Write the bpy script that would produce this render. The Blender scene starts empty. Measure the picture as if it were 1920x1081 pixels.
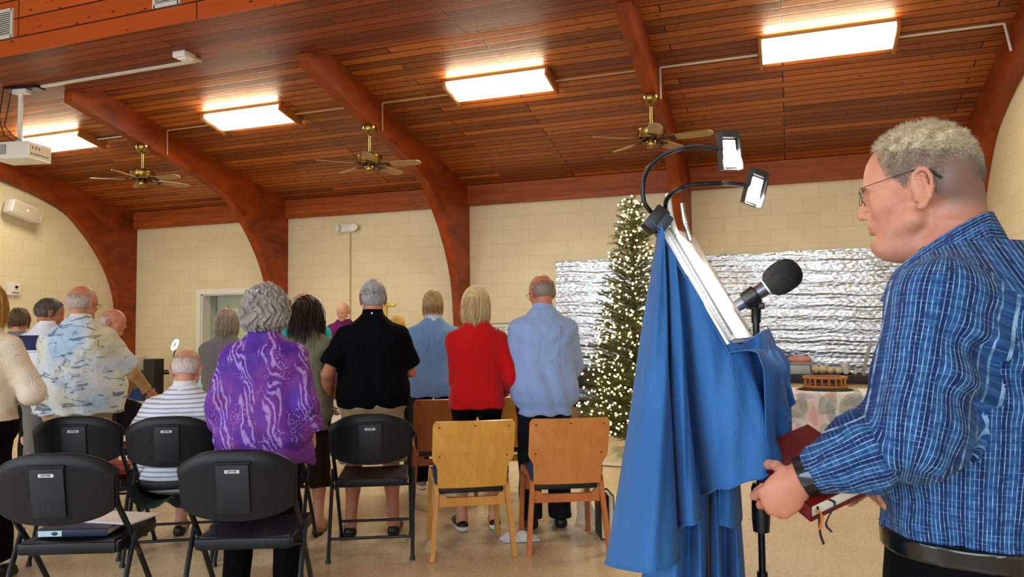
import bpy, bmesh, math, random
import numpy as np
from mathutils import Vector, Matrix
C = bpy.context.scene.collection
R = math.radians
rng = np.random.default_rng(7)
# ---------------------------------------------------------------- camera
FPX, YAW, PITCH, ROLL, CH = 1406.27, 20.28, 2.99, -0.517, 1.357
def _cam():
    y, p, r = R(YAW), R(PITCH), R(ROLL)
    fw = np.array([-math.sin(y)*math.cos(p), math.cos(y)*math.cos(p), math.sin(p)])
    rt = np.array([math.cos(y), math.sin(y), 0]); up = np.cross(rt, fw)
    return fw, rt*math.cos(r)+up*math.sin(r), -rt*math.sin(r)+up*math.cos(r)
FW, RT, UP = _cam()
def ray(x, y): return FW + RT*(x-960)/FPX - UP*(y-540.5)/FPX
def P(x, y, d): return np.array([0, 0, CH]) + ray(x, y)*d            # point at depth d along the view axis
def on(x, y, ax, v):
    d = ray(x, y); o = np.array([0, 0, CH]); return o + d*((v-o[ax])/d[ax])
def ground(x, d):                                                     # spot on the floor at depth d
    p = P(x, 612, d); return np.array([p[0], p[1], 0.])
CS, CY0, CZ0 = .22, 10.62, 3.55                                       # ceiling slope
def ceil_z(y): return CZ0 + CS*(CY0-y)
def on_ceil(x, y, off=0.):
    d = ray(x, y); o = np.array([0, 0, CH]); n = np.array([0, CS, 1.]); k = CZ0+CS*CY0-off
    return o + d*((k-o@n)/(d@n))
cam = bpy.data.cameras.new('camera'); cam_o = bpy.data.objects.new('camera', cam); C.objects.link(cam_o)
cam.sensor_width = 36; cam.lens = 36*FPX/1920; cam.clip_end = 100
m = Matrix([[RT[0], UP[0], -FW[0], 0], [RT[1], UP[1], -FW[1], 0], [RT[2], UP[2], -FW[2], CH], [0, 0, 0, 1]])
cam_o.matrix_world = m
bpy.context.scene.camera = cam_o
sc = bpy.context.scene
sc.view_settings.view_transform = 'Standard'; sc.view_settings.look = 'None'; sc.view_settings.gamma = 1
sc.view_settings.use_curve_mapping = False; sc.view_settings.exposure = 0.0
# ---------------------------------------------------------------- materials
def srgb(r, g, b):
    f = lambda c: (c/255/12.92) if c/255 <= .04045 else ((c/255+.055)/1.055)**2.4
    return (f(r), f(g), f(b), 1)
class NT:
    def __init__(s, name):
        s.m = bpy.data.materials.new(name); s.m.use_nodes = True
        s.t = s.m.node_tree; s.b = s.t.nodes['Principled BSDF']
        s.tc = None
    def n(s, typ, ins=None, **kw):
        k = s.t.nodes.new(typ)
        for a, v in kw.items(): setattr(k, a, v)
        for a, v in (ins or {}).items(): s.set(k, a, v)
        return k
    def set(s, k, a, v):
        if isinstance(v, bpy.types.NodeSocket): s.t.links.new(v, k.inputs[a])
        else: k.inputs[a].default_value = v
    def bs(s, **kw):
        for a, v in kw.items(): s.set(s.b, a.replace('_', ' '), v)
    def obj(s):
        if not s.tc: s.tc = s.n('ShaderNodeTexCoord')
        return s.tc.outputs['Object']
    def map(s, vec, scale=(1, 1, 1), rot=(0, 0, 0), loc=(0, 0, 0)):
        return s.n('ShaderNodeMapping', {'Vector': vec, 'Scale': scale, 'Rotation': rot, 'Location': loc}).outputs[0]
    def noise(s, vec, scale, detail=3, rough=.5, dist=0.):
        return s.n('ShaderNodeTexNoise', {'Vector': vec, 'Scale': scale, 'Detail': detail, 'Roughness': rough, 'Distortion': dist}).outputs[0]
    def ramp(s, fac, stops, interp='LINEAR'):
        k = s.n('ShaderNodeValToRGB', {'Fac': fac}); k.color_ramp.interpolation = interp
        e = k.color_ramp.elements
        while len(e) < len(stops): e.new(.5)
        for i, (p, c) in enumerate(stops): e[i].position = p; e[i].color = c if len(c) == 4 else (*c, 1)
        return k.outputs[0]
    def mix(s, f, a, b, typ='MIX'):
        k = s.n('ShaderNodeMix', data_type='RGBA', blend_type=typ)
        s.set(k, 0, f); s.set(k, 6, a); s.set(k, 7, b); return k.outputs[2]
    def math(s, op, a, b=0., c=None):
        k = s.n('ShaderNodeMath', operation=op); s.set(k, 0, a); s.set(k, 1, b)
        if c is not None: s.set(k, 2, c)
        return k.outputs[0]
    def bump(s, h, strength=.3, dist=.01):
        k = s.n('ShaderNodeBump', {'Height': h, 'Strength': strength, 'Distance': dist}); s.set(s.b, 'Normal', k.outputs[0])
    def sep(s, vec):
        return s.n('ShaderNodeSeparateXYZ', {0: vec}).outputs
    def comb(s, x=0., y=0., z=0.):
        return s.n('ShaderNodeCombineXYZ', {0: x, 1: y, 2: z}).outputs[0]
    def attr(s, name): return s.n('ShaderNodeAttribute', attribute_name=name)
_mc = {}
def plain(name, col, rough=.5, metal=0., bump=0., bscale=200., spec=.5, emit=None, es=1., coat=0., var=0.):
    if name in _mc: return _mc[name]
    t = NT(name); t.bs(Base_Color=col, Roughness=rough, Metallic=metal)
    t.b.inputs['Specular IOR Level'].default_value = spec
    if coat: t.b.inputs['Coat Weight'].default_value = coat
    if var:
        nz = t.noise(t.obj(), 6, 4)
        t.bs(Base_Color=t.mix(nz, tuple(c*(1-var) for c in col[:3])+(1,), tuple(min(1, c*(1+var)) for c in col[:3])+(1,)))
    if bump: t.bump(t.noise(t.obj(), bscale, 2), bump, .002)
    if emit: t.bs(Emission_Color=emit, Emission_Strength=es)
    _mc[name] = t.m; return t.m
# ---------------------------------------------------------------- mesh builder
class MB:
    def __init__(s): s.v = []; s.f = []; s.sm = []
    def add(s, vs, fs, smooth=False):
        o = len(s.v); s.v += [tuple(map(float, v)) for v in vs]; s.f += [tuple(o+i for i in f) for f in fs]; s.sm += [smooth]*len(fs)
        return s
    def box(s, c, size, rot=None, bev=0.):
        hx, hy, hz = [q/2 for q in size]
        if bev:
            b = min(bev, hx*.99, hy*.99, hz*.99); bm = bmesh.new(); bmesh.ops.create_cube(bm, size=1)
            for v in bm.verts: v.co = Vector((v.co.x*2*hx, v.co.y*2*hy, v.co.z*2*hz))
            bmesh.ops.bevel(bm, geom=bm.edges[:], offset=b, segments=2, affect='EDGES', profile=.6)
            vs = [v.co.copy() for v in bm.verts]; fs = [[v.index for v in f.verts] for f in bm.faces]
            bm.verts.index_update(); fs = [[v.index for v in f.verts] for f in bm.faces]; bm.free()
        else:
            vs = [Vector((x, y, z)) for x in (-hx, hx) for y in (-hy, hy) for z in (-hz, hz)]
            fs = [(0, 1, 3, 2), (4, 6, 7, 5), (0, 4, 5, 1), (2, 3, 7, 6), (0, 2, 6, 4), (1, 5, 7, 3)]
        M = rot if rot is not None else Matrix.Identity(3)
        return s.add([M @ v + Vector(c) for v in vs], fs, bool(bev))
    def tube(s, pts, r, n=10, cap=True, squash=None):
        pts = [Vector(p) for p in pts]; rs = r if hasattr(r, '__len__') else [r]*len(pts)
        t0 = (pts[1]-pts[0]).normalized(); a = t0.orthogonal().normalized()
        if abs(t0.z) < .95: a = Vector((0, 0, 1)).cross(t0).normalized()
        vs = []
        for i, p in enumerate(pts):
            t = (pts[min(i+1, len(pts)-1)]-pts[max(i-1, 0)]).normalized()
            a = (a - t*a.dot(t)).normalized(); b = t.cross(a)
            for k in range(n):
                w = 2*math.pi*k/n
                q = squash if squash else (1, 1)
                vs.append(p + a*math.cos(w)*rs[i]*q[0] + b*math.sin(w)*rs[i]*q[1])
        fs = [(i*n+k, i*n+(k+1) % n, (i+1)*n+(k+1) % n, (i+1)*n+k) for i in range(len(pts)-1) for k in range(n)]
        s.add(vs, fs, True)
        if cap:
            L = len(pts)-1
            s.add([vs[k] for k in range(n)], [tuple(range(n))[::-1]]); s.add([vs[L*n+k] for k in range(n)], [tuple(range(n))])
        return s
    def lathe(s, prof, c=(0, 0, 0), n=24, M=None, sy=1.):
        M = M if M is not None else Matrix.Identity(3); vs = []
        for r, z in prof:
            for k in range(n):
                w = 2*math.pi*k/n; vs.append(M @ Vector((r*math.cos(w), r*math.sin(w)*sy, z)) + Vector(c))
        fs = [(i*n+k, i*n+(k+1) % n, (i+1)*n+(k+1) % n, (i+1)*n+k) for i in range(len(prof)-1) for k in range(n)]
        s.add(vs, fs, True)
        for i in (0, len(prof)-1):
            if prof[i][0] > 1e-5:
                s.add([vs[i*n+k] for k in range(n)], [tuple(range(n))[::-1] if i == 0 else tuple(range(n))])
        return s
    def grid(s, pts, thick=None, close=False):
        """pts[u][v]; optional thickness gives it two sides"""
        nu, nv = len(pts), len(pts[0]); A = np.array(pts, float)
        fs = [(i*nv+j, (i+1)*nv+j, (i+1)*nv+j+1, i*nv+j+1) for i in range(nu-1) for j in range(nv-1)]
        if not thick: return s.add(A.reshape(-1, 3), fs, True)
        du = np.gradient(A, axis=0); dv = np.gradient(A, axis=1); N = np.cross(du, dv); N /= (np.linalg.norm(N, axis=2, keepdims=True)+1e-12)
        B = A + N*thick; vs = np.concatenate([A.reshape(-1, 3), B.reshape(-1, 3)]); o = nu*nv
        f2 = [f[::-1] for f in fs] + [tuple(o+i for i in f) for f in fs]
        for j in range(nv-1): f2 += [(j, j+1, o+j+1, o+j), ((nu-1)*nv+j+1, (nu-1)*nv+j, o+(nu-1)*nv+j, o+(nu-1)*nv+j+1)]
        for i in range(nu-1): f2 += [((i+1)*nv, i*nv, o+i*nv, o+(i+1)*nv), (i*nv+nv-1, (i+1)*nv+nv-1, o+(i+1)*nv+nv-1, o+i*nv+nv-1)]
        return s.add(vs, f2, True)
    def prism(s, poly, axis, a, b):
        """extrude a 2-D polygon along axis between a and b; poly in the two other axes (in x,y,z order)"""
        def mk(p, t):
            q = list(p); q.insert(axis, t); return q
        n = len(poly); vs = [mk(p, a) for p in poly]+[mk(p, b) for p in poly]
        fs = [tuple(range(n))[::-1], tuple(range(n, 2*n))]+[(i, (i+1) % n, n+(i+1) % n, n+i) for i in range(n)]
        return s.add(vs, fs)
    def build(s, name, mat, parent=None, loc=None, rotz=0.):
        me = bpy.data.meshes.new(name); me.from_pydata(s.v, [], s.f)
        me.polygons.foreach_set('use_smooth', s.sm); me.materials.append(mat)
        if any(s.sm) and not all(s.sm) or any(s.sm): pass
        bm = bmesh.new(); bm.from_mesh(me); bmesh.ops.recalc_face_normals(bm, faces=bm.faces)
        for e in bm.edges:
            if len(e.link_faces) == 2 and e.calc_face_angle(0) > .9: e.smooth = False
        bm.to_mesh(me); bm.free()
        o = bpy.data.objects.new(name, me); C.objects.link(o)
        if parent: o.parent = parent
        if loc is not None: o.location = loc
        o.rotation_euler.z = rotz
        return o
def np_mesh(name, V, F, mat, parent=None, smooth=True, attrs=None):
    V = np.asarray(V, np.float32); F = np.asarray(F, np.int32); k = F.shape[1]
    me = bpy.data.meshes.new(name); me.vertices.add(len(V)); me.vertices.foreach_set('co', V.ravel())
    me.loops.add(F.size); me.loops.foreach_set('vertex_index', F.ravel())
    me.polygons.add(len(F)); me.polygons.foreach_set('loop_start', np.arange(0, F.size, k, dtype=np.int32))
    me.polygons.foreach_set('use_smooth', np.full(len(F), smooth)); me.update(calc_edges=True)
    for a, d in (attrs or {}).items():
        d = np.asarray(d, np.float32); at = me.attributes.new(a, 'FLOAT_VECTOR', 'CORNER' if len(d) == F.size and d.size == F.size*3 and len(d) != len(V) else 'POINT'); at.data.foreach_set('vector', d.ravel())
    me.materials.append(mat)
    o = bpy.data.objects.new(name, me); C.objects.link(o)
    if parent: o.parent = parent
    return o
def tag(o, label=None, cat=None, group=None, kind=None):
    if label: o['label'] = label
    if cat: o['category'] = cat
    if group: o['group'] = group
    if kind: o['kind'] = kind
    return o
def empty(name, loc=(0, 0, 0), rz=0., label=None, cat=None, group=None):
    o = bpy.data.objects.new(name, None); C.objects.link(o); o.location = loc; o.rotation_euler.z = rz
    o.empty_display_size = .1
    return tag(o, label, cat, group)
def struct(mb, name, mat): return tag(mb.build(name, mat), kind='structure')
def copy_tree(o, parent=None):
    c = o.copy(); C.objects.link(c)
    if parent is not None: c.parent = parent
    for ch in list(o.children): copy_tree(ch, c)
    return c
def text_mesh(name, body, size, mat, parent, M, align='CENTER', depth=.0006, bold=0.):
    cu = bpy.data.curves.new('lettering', 'FONT'); cu.body = body; cu.size = size; cu.align_x = align; cu.align_y = 'CENTER'
    cu.extrude = depth; cu.offset = bold; cu.resolution_u = 3
    t = bpy.data.objects.new('lettering', cu); C.objects.link(t)
    dg = bpy.context.evaluated_depsgraph_get(); me = bpy.data.meshes.new_from_object(t.evaluated_get(dg))
    bpy.data.objects.remove(t); me.materials.clear(); me.materials.append(mat); me.transform(M)
    o = bpy.data.objects.new(name, me); C.objects.link(o)
    if parent: o.parent = parent
    return o
def Mat3(x, y, z): return Matrix((x, y, z)).transposed()
def spline(cps, n):
    """Catmull-Rom through control points, n samples"""
    A = np.array(cps, float); A = np.vstack([2*A[0]-A[1], A, 2*A[-1]-A[-2]]); out = []
    m_ = len(cps)-1
    for t in np.linspace(0, m_, n):
        i = min(int(t), m_-1); u = t-i; p0, p1, p2, p3 = A[i:i+4]
        out.append(.5*(2*p1+(p2-p0)*u+(2*p0-5*p1+4*p2-p3)*u*u+(3*p1-p0-3*p2+p3)*u**3))
    return np.array(out)
# ================================================================ ROOM
XL, XR, YB, YN = -11.52, 2.135, 10.65, -2.6
BAY = 3.38; XA = [-11.388+BAY*i for i in range(5)]; XA[4] = 2.13
SOF0, SOF1, SOFZ = 5.37, 6.62, 4.25
def block_mat(name, ax, mid=(224, 211, 172)):
    t = NT(name); o = t.sep(t.obj()); v = t.comb(o[ax], o[2])
    br = t.n('ShaderNodeTexBrick', {'Vector': v, 'Color1': (1, 1, 1, 1), 'Color2': (.93, .93, .93, 1), 'Mortar': (.84, .82, .77, 1), 'Scale': 1., 'Mortar Size': .006, 'Mortar Smooth': .4, 'Brick Width': .406, 'Row Height': .2032})
    nz = t.noise(t.obj(), 1.1, 4); c0 = t.mix(nz, srgb(*[c-12 for c in mid]), srgb(*[min(255, c+10) for c in mid]))
    t.bs(Base_Color=t.mix(.8, c0, br.outputs['Color'], 'MULTIPLY'), Roughness=.42)
    h = t.math('ADD', t.math('MULTIPLY', br.outputs['Fac'], -1.), t.math('MULTIPLY', t.noise(t.obj(), 90, 3), .25))
    t.bump(h, .3, .003); return t.m
def plank_mat(name, row=.118, dark=srgb(88, 36, 7), lite=srgb(192, 106, 32), vert=False, axis_map=None, length=2.9, rough=.46, spec=.5, bmp=.45):
    t = NT(name); v = t.obj()
    if vert:
        o = t.sep(v); v = t.comb(o[0], o[2])
    br = t.n('ShaderNodeTexBrick', {'Vector': v, 'Color1': (0, 0, 0, 1), 'Color2': (1, 1, 1, 1), 'Mortar': (.5, .5, .5, 1), 'Scale': 1., 'Mortar Size': .0085, 'Mortar Smooth': .5, 'Brick Width': length, 'Row Height': row, 'Bias': 0.}, offset=.37, offset_frequency=3)
    gv = t.map(v, (1.3, 26, 26)); g = t.noise(gv, 1.0, 5, .6, .6)
    k = t.n('ShaderNodeTexVoronoi', {'Vector': t.map(v, (2.2, 5.2, 5.2)), 'Scale': 2.3, 'Randomness': 1.})
    knot = t.ramp(k.outputs['Distance'], [(0.0, (1, 1, 1)), (.11, (.9, .9, .9)), (.17, (0, 0, 0))])
    kn = t.mix(1., knot, t.ramp(t.noise(v, .9, 2), [(.36, (0, 0, 0)), (.46, (1, 1, 1))]), 'MULTIPLY')
    f = t.math('ADD', t.math('MULTIPLY', g, .55), t.math('MULTIPLY', br.outputs['Color'], .45))
    c = t.ramp(f, [(.15, dark), (.85, lite)]); c = t.mix(t.math('MULTIPLY', kn, .8), c, srgb(48, 18, 8))
    c = t.mix(br.outputs['Fac'], c, srgb(30, 9, 4)); t.bs(Base_Color=c, Roughness=rough); t.b.inputs['Specular IOR Level'].default_value = spec
    t.bump(t.math('ADD', t.math('MULTIPLY', br.outputs['Fac'], -1.), t.math('MULTIPLY', g, .12)), bmp, .006); return t.m
def beam_mat(name, lo=srgb(96, 34, 6), hi=srgb(166, 72, 18), sc=(2, 2, 14)):
    t = NT(name); v = t.map(t.obj(), sc); g = t.noise(v, 1.4, 5, .6, .8)
    t.bs(Base_Color=t.ramp(g, [(.25, lo), (.75, hi)]), Roughness=.5); t.b.inputs['Specular IOR Level'].default_value = .3; t.bump(g, .12, .004); return t.m
M_wall = block_mat('painted_block_back', 0); M_wside = block_mat('painted_block_side', 1)
M_plank = plank_mat('ceiling_planks', row=.110); M_beam = beam_mat('arch_wood', sc=(3, 1.2, 3)); M_head = beam_mat('header_wood', srgb(112, 46, 10), srgb(178, 90, 28), sc=(.9, 3, 14))
M_fascia = plank_mat('orange_fascia_planks', .20, srgb(168, 66, 18), srgb(206, 98, 34), True, length=3.7, rough=.5, spec=.3)
M_sofp = plank_mat('soffit_planks', .13, srgb(96, 36, 10), srgb(146, 66, 22), rough=.55, spec=.3, bmp=.3)
def floor_mat():
    t = NT('speckled_floor'); v = t.obj(); a = t.noise(v, 55, 4, .7); b = t.noise(v, 2.2, 3)
    vo = t.n('ShaderNodeTexVoronoi', {'Vector': v, 'Scale': 70.})
    sp = t.ramp(vo.outputs['Color'], [(.0, srgb(160, 138, 104)), (.35, srgb(214, 196, 160)), (1., srgb(232, 218, 186))])
    c = t.mix(.45, t.ramp(a, [(.35, srgb(188, 166, 130)), (.65, srgb(232, 216, 180))]), sp)
    c = t.mix(.35, c, t.ramp(b, [(.3, srgb(200, 178, 140)), (.7, srgb(230, 212, 176))]))
    br = t.n('ShaderNodeTexBrick', {'Vector': v, 'Color1': (1, 1, 1, 1), 'Color2': (.97, .97, .97, 1), 'Mortar': (.9, .88, .84, 1), 'Scale': 1., 'Mortar Size': .002, 'Brick Width': .305, 'Row Height': .305}, offset=0.)
    t.bs(Base_Color=t.mix(1., c, br.outputs['Color'], 'MULTIPLY'), Roughness=t.ramp(a, [(.3, (.22, .22, .22)), (.8, (.42, .42, .42))])); t.bump(a, .05, .002); return t.m
struct(MB().box(((XL+XR)/2, (YB+YN)/2, -.05), (XR-XL+.4, YB-YN+.4, .1)), 'floor', floor_mat())
# back wall with a doorway
DX0, DX1, DZ = -9.86, -8.86, 2.0
w = MB()
w.box(((XL-.2+DX0)/2, YB+.1, 2.1), (DX0-XL+.2, .2, 4.2)); w.box(((DX1+XR+.2)/2, YB+.1, 2.1), (XR+.2-DX1, .2, 4.2)); w.box(((DX0+DX1)/2, YB+.1, (DZ+4.2)/2), (DX1-DX0, .2, 4.2-DZ))
struct(w, 'wall_back', M_wall)
struct(MB().box((XL-.1, (YB+YN)/2, 3), (.2, YB-YN+.4, 6.2)), 'wall_left', M_wside)
struct(MB().box((XR+.1, (YB+YN)/2, 3), (.2, YB-YN+.4, 6.2)), 'wall_right', M_wside)
# near wall with three windows behind the camera
wf = MB(); WX = [(-10.3, -7.3), (-6.3, -3.3), (-2.3, 1.6)]; xs_ = [XL-.2]+[q for w_ in WX for q in w_]+[XR+.2]
for i in range(0, len(xs_), 2): wf.box(((xs_[i]+xs_[i+1])/2, YN-.1, 2.8), (xs_[i+1]-xs_[i], .2, 5.8))
for a, b in WX: wf.box(((a+b)/2, YN-.1, .45), (b-a, .2, .9)); wf.box(((a+b)/2, YN-.1, (2.7+5.7)/2), (b-a, .2, 3.0))
struct(wf, 'wall_front', M_wall)
M_white = plain('white_paint', srgb(235, 233, 226), .4)
M_glass = plain('window_glass', (1, 1, 1, 1), .02); M_glass.node_tree.nodes['Principled BSDF'].inputs['Transmission Weight'].default_value = 1.
for i, (a, b) in enumerate(WX):
    wn = tag(empty('window_%d' % (i+1), ((a+b)/2, YN-.1, .9)), kind='structure'); f = MB(); ww = b-a
    f.box((0, 0, .03), (ww, .1, .06)).box((0, 0, 1.77), (ww, .1, .06)).box((-ww/2+.03, 0, .9), (.06, .1, 1.8)).box((ww/2-.03, 0, .9), (.06, .1, 1.8)).box((0, 0, .9), (.05, .08, 1.8))
    f.build('window_frame', M_white, wn)
# doorway, corridor and door
M_trim = plain('door_trim_paint', srgb(226, 226, 214), .4); M_corr = plain('corridor_paint', srgb(196, 204, 190), .7); M_door = plain('door_paint', srgb(190, 204, 172), .45)
c = MB(); yb = YB+.2
c.box((DX0-.05, yb+.7, 1.1), (.1, 1.4, 2.3)).box((DX1+.65, yb+1.4, 1.1), (2.6, .1, 2.3)).box((DX1+.05+1.2, yb+.7, 1.1), (.1, 1.4, 2.3)).box((DX0+1.1, yb+.7, 2.25), (2.6, 1.5, .1)).box((DX0+1.1, yb+.7, -.05), (2.6, 1.5, .1))
struct(c, 'wall_corridor', M_corr)
t_ = MB(); t_.box((DX0-.045, YB-.01, 1.0), (.09, .04, 2.0)).box((DX1+.045, YB-.01, 1.0), (.09, .04, 2.0)).box(((DX0+DX1)/2, YB-.01, DZ+.045), (DX1-DX0+.18, .04, .09))
t_.box((DX0+.012, YB+.1, 1.), (.024, .2, 2.)).box((DX1-.012, YB+.1, 1.), (.024, .2, 2.)).box(((DX0+DX1)/2, YB+.1, DZ-.012), (DX1-DX0, .2, .024))
struct(t_, 'trim_6', M_trim)
dr = tag(empty('door_1', (DX0+.32, YB+.30, 0)), kind='structure')
MB().box((.46, .02, 1.0), (.9, .04, 1.98), bev=.003).build('door_panel', M_door, dr)
for z in (.3, 1.1, 1.75): MB().box((0.01, -.012, z), (.03, .025, .09)).build('hinge', plain('steel', srgb(190, 190, 186), .3, 1.), dr)
MB().box((-.16, .1, 1.), (.26, .06, 2.)).build('side_panel', M_corr, dr)
# ceiling (sloped planks), ridge box
cl = MB(); y0, y1 = SOF1-.4, YB+.2
cl.prism([(y0, ceil_z(y0)), (y1, ceil_z(y1)), (y1, ceil_z(y1)+.1), (y0, ceil_z(y0)+.1)], 0, XL-.1, XR+.1)
cl.prism([(SOF0+.1, 5.30), (YN-.1, 3.7), (YN-.1, 3.8), (SOF0+.1, 5.40)], 0, XL-.1, XR+.1)
struct(cl, 'ceiling', M_plank)
struct(MB().box(((XL+XR)/2, (SOF0+SOF1)/2+.012, SOFZ+.02), (XR-XL, SOF1-SOF0-.024, .04)), 'trim_7', M_sofp)
fb = MB(); fb.box(((XL+XR)/2, SOF0+.01, 4.85), (XR-XL, .02, 1.24)); struct(fb, 'trim_8', M_fascia)
struct(MB().box(((XL+XR)/2, SOF1-.01, (SOFZ+.04+ceil_z(SOF1)+.03)/2), (XR-XL, .02, ceil_z(SOF1)+.03-SOFZ-.04)), 'trim_9', M_head)
# laminated arches
inner = [(10.36, 0), (10.34, 1.0), (10.30, 1.55), (10.22, 2.04), (10.06, 2.42), (9.84, 2.76), (9.56, 3.08), (9.2, 3.38), (8.75, 3.56), (8.3, 3.68), (7.75, 3.80), (7.0, 3.99), (6.5, 4.12)]
inn = spline(inner, 60)
for i, xa in enumerate(XA):
    outer = [(6.5, ceil_z(6.5)), (YB, ceil_z(YB)), (YB, 0)]
    poly = [tuple(p) for p in inn]+outer
    mb = MB(); mb.prism(poly, 0, xa-.132, xa); o = struct(mb, 'trim_%d' % (i+1), M_beam)
    bm = bmesh.new(); bm.from_mesh(o.data); bmesh.ops.triangulate(bm, faces=[f for f in bm.faces if len(f.verts) > 4]); bm.to_mesh(o.data); bm.free()
for i in range(4):
    mb = MB(); mb.box(((XA[i]+XA[i+1]-.132)/2, YB-.045, 3.40), (XA[i+1]-XA[i]-.132, .09, .31)); struct(mb, 'trim_%d' % (10+i), M_head)
# grilles in the ridge fascia
M_plastic = plain('ivory_plastic', srgb(222, 218, 206), .45); M_dark = plain('dark_void', srgb(14, 14, 14), .8)
for k, (xx, zz, lab) in enumerate([(-7.63, 4.56, 'white framed air grille in the orange ridge fascia at far left'), (-5.42, 4.56, 'white air grille in the orange fascia cut by the top edge')]):
    g = empty('air_grille', (xx, SOF0, zz), 0, lab, 'vent')
    w2 = .15; f = MB(); f.box((0, -.01, -.14), (2*w2, .02, .03)).box((0, -.01, .14), (2*w2, .02, .03)).box((-w2, -.01, 0), (.03, .02, .31)).box((w2, -.01, 0), (.03, .02, .31)); f.build('grille_frame', M_plastic, g)
    f = MB(); [f.box((0, -.006, -.11+.022*q), (2*w2-.03, .012, .008)) for q in range(11)]; f.build('louvres', M_plastic, g)
    MB().box((0, -.001, 0), (2*w2-.03, .003, .27)).build('backing', M_dark, g)
# ================================================================ CEILING LIGHTS
def lamp_diff():
    t = NT('lit_diffuser'); v = t.obj(); s = t.sep(v)
    # two tubes glow through the lens
    d = t.math('ABSOLUTE', t.math('SUBTRACT', t.math('ABSOLUTE', s[1]), .10)); g = t.ramp(t.math('MULTIPLY', d, 6.), [(0, (1, 1, 1)), (.38, (.45, .45, .45)), (.56, (.30, .30, .30)), (.60, (.26, .26, .26))])
    t.bs(Base_Color=srgb(240, 236, 220), Roughness=.5, Emission_Color=(1, .88, .62, 1), Emission_Strength=t.math('MULTIPLY', g, 4.6)); return t.m
M_diff = lamp_diff(); M_lampend = plain('lamp_end_wood', srgb(176, 112, 50), .5); M_lampside = plain('lamp_body', srgb(238, 226, 196), .4)
LAMPX = [.41, -3.03, -6.52, -9.92]; ang = -math.atan(CS)
labs = ['lit fluorescent ceiling light nearest the right wall', 'lit fluorescent ceiling light above the third ceiling bay from the left, over the blond head', 'lit fluorescent ceiling light between the left fan and the middle fan', 'lit fluorescent ceiling light partly behind the white projector']
labs[1] = 'lit fluorescent ceiling light between the middle fan and the right fan'
lampz = lambda y: ceil_z(y)
def make_lamp():
    r = empty('ceiling_light')
    f = MB(); f.box((0, 0, .055), (1.2, .36, .034)); f.build('housing', M_lampside, r)
    f = MB(); A = []
    for u in np.linspace(-.6, .6, 4):
        A.append([(u, -.205, .058)]+[(u, math.sin(q)*.205, .026-.026*math.cos(q)**.5) for q in np.linspace(-1.5, 1.5, 9)]+[(u, .205, .058)])
    f.grid(A, .003); f.build('diffuser', M_diff, r)
    for s_ in (-1, 1): MB().box((s_*.615, 0, .02), (.03, .46, .105), bev=.004).build('end_cap', M_lampend, r)
    return r
l0 = None
for k, x in enumerate(LAMPX):
    r = make_lamp() if l0 is None else copy_tree(l0); l0 = l0 or r
    y = 7.88; r.location = (x, y, ceil_z(y)-.072); r.rotation_euler = (ang, 0, 0); tag(r, labs[k], 'ceiling light', 'fluorescent ceiling lights')
    li = bpy.data.lights.new('lamp_light', 'AREA'); li.shape = 'RECTANGLE'; li.size = 1.1; li.size_y = .38; li.energy = 58; li.color = (1, .90, .72)
    lo = bpy.data.objects.new('lamp_light', li); C.objects.link(lo); lo.location = (x, y-.03, ceil_z(y)-.12); lo.rotation_euler = (ang, 0, 0); lo.parent = None
    for sg, en in ((-1, 11.), (1, 3.5)):        # light leaving the sides of the wrap-around lens
        li = bpy.data.lights.new('lamp_side_light', 'AREA'); li.shape = 'RECTANGLE'; li.size = 1.15; li.size_y = .05; li.energy = en; li.color = (1, .84, .56)
        lo = bpy.data.objects.new('lamp_side_light', li); C.objects.link(lo); yy = y+sg*.235; lo.location = (x, yy, ceil_z(yy)-.055); lo.rotation_euler = (R(90)*sg*1.0+ang, 0, 0)
for x in (-.9, -5.0, -9.0):       # the same lights on the near slope, behind the camera
    r = copy_tree(l0); y = 1.2; z = 3.7+(5.30-3.7)/(SOF0+.1-YN+.1)*(y-YN+.1); r.location = (x, y, z-.075); r.rotation_euler = (math.atan(1.6/8.07), 0, 0)
    tag(r, 'fluorescent ceiling light on the near slope', 'ceiling light', 'ceiling lights of the near slope')
    li = bpy.data.lights.new('lamp_light', 'AREA'); li.shape = 'RECTANGLE'; li.size = 1.1; li.size_y = .38; li.energy = 26; li.color = (1, .91, .75)
    lo = bpy.data.objects.new('lamp_light', li); C.objects.link(lo); lo.location = (x, y, z-.13); lo.rotation_euler = (math.atan(1.6/8.07), 0, 0)
# daylight at the near windows
for k, (a, b) in enumerate(WX):
    li = bpy.data.lights.new('daylight', 'AREA'); li.shape = 'RECTANGLE'; li.size = b-a-.1; li.size_y = 1.7; li.energy = 165; li.color = (.74, .87, 1)
    lo = bpy.data.objects.new('daylight', li); C.objects.link(lo); lo.location = ((a+b)/2, YN-.25, 1.8); lo.rotation_euler = (R(90), 0, 0)
wd = bpy.data.worlds.new('world'); sc.world = wd; wd.use_nodes = True; wd.node_tree.nodes['Background'].inputs[0].default_value = (.75, .87, 1, 1); wd.node_tree.nodes['Background'].inputs[1].default_value = .6
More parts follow.
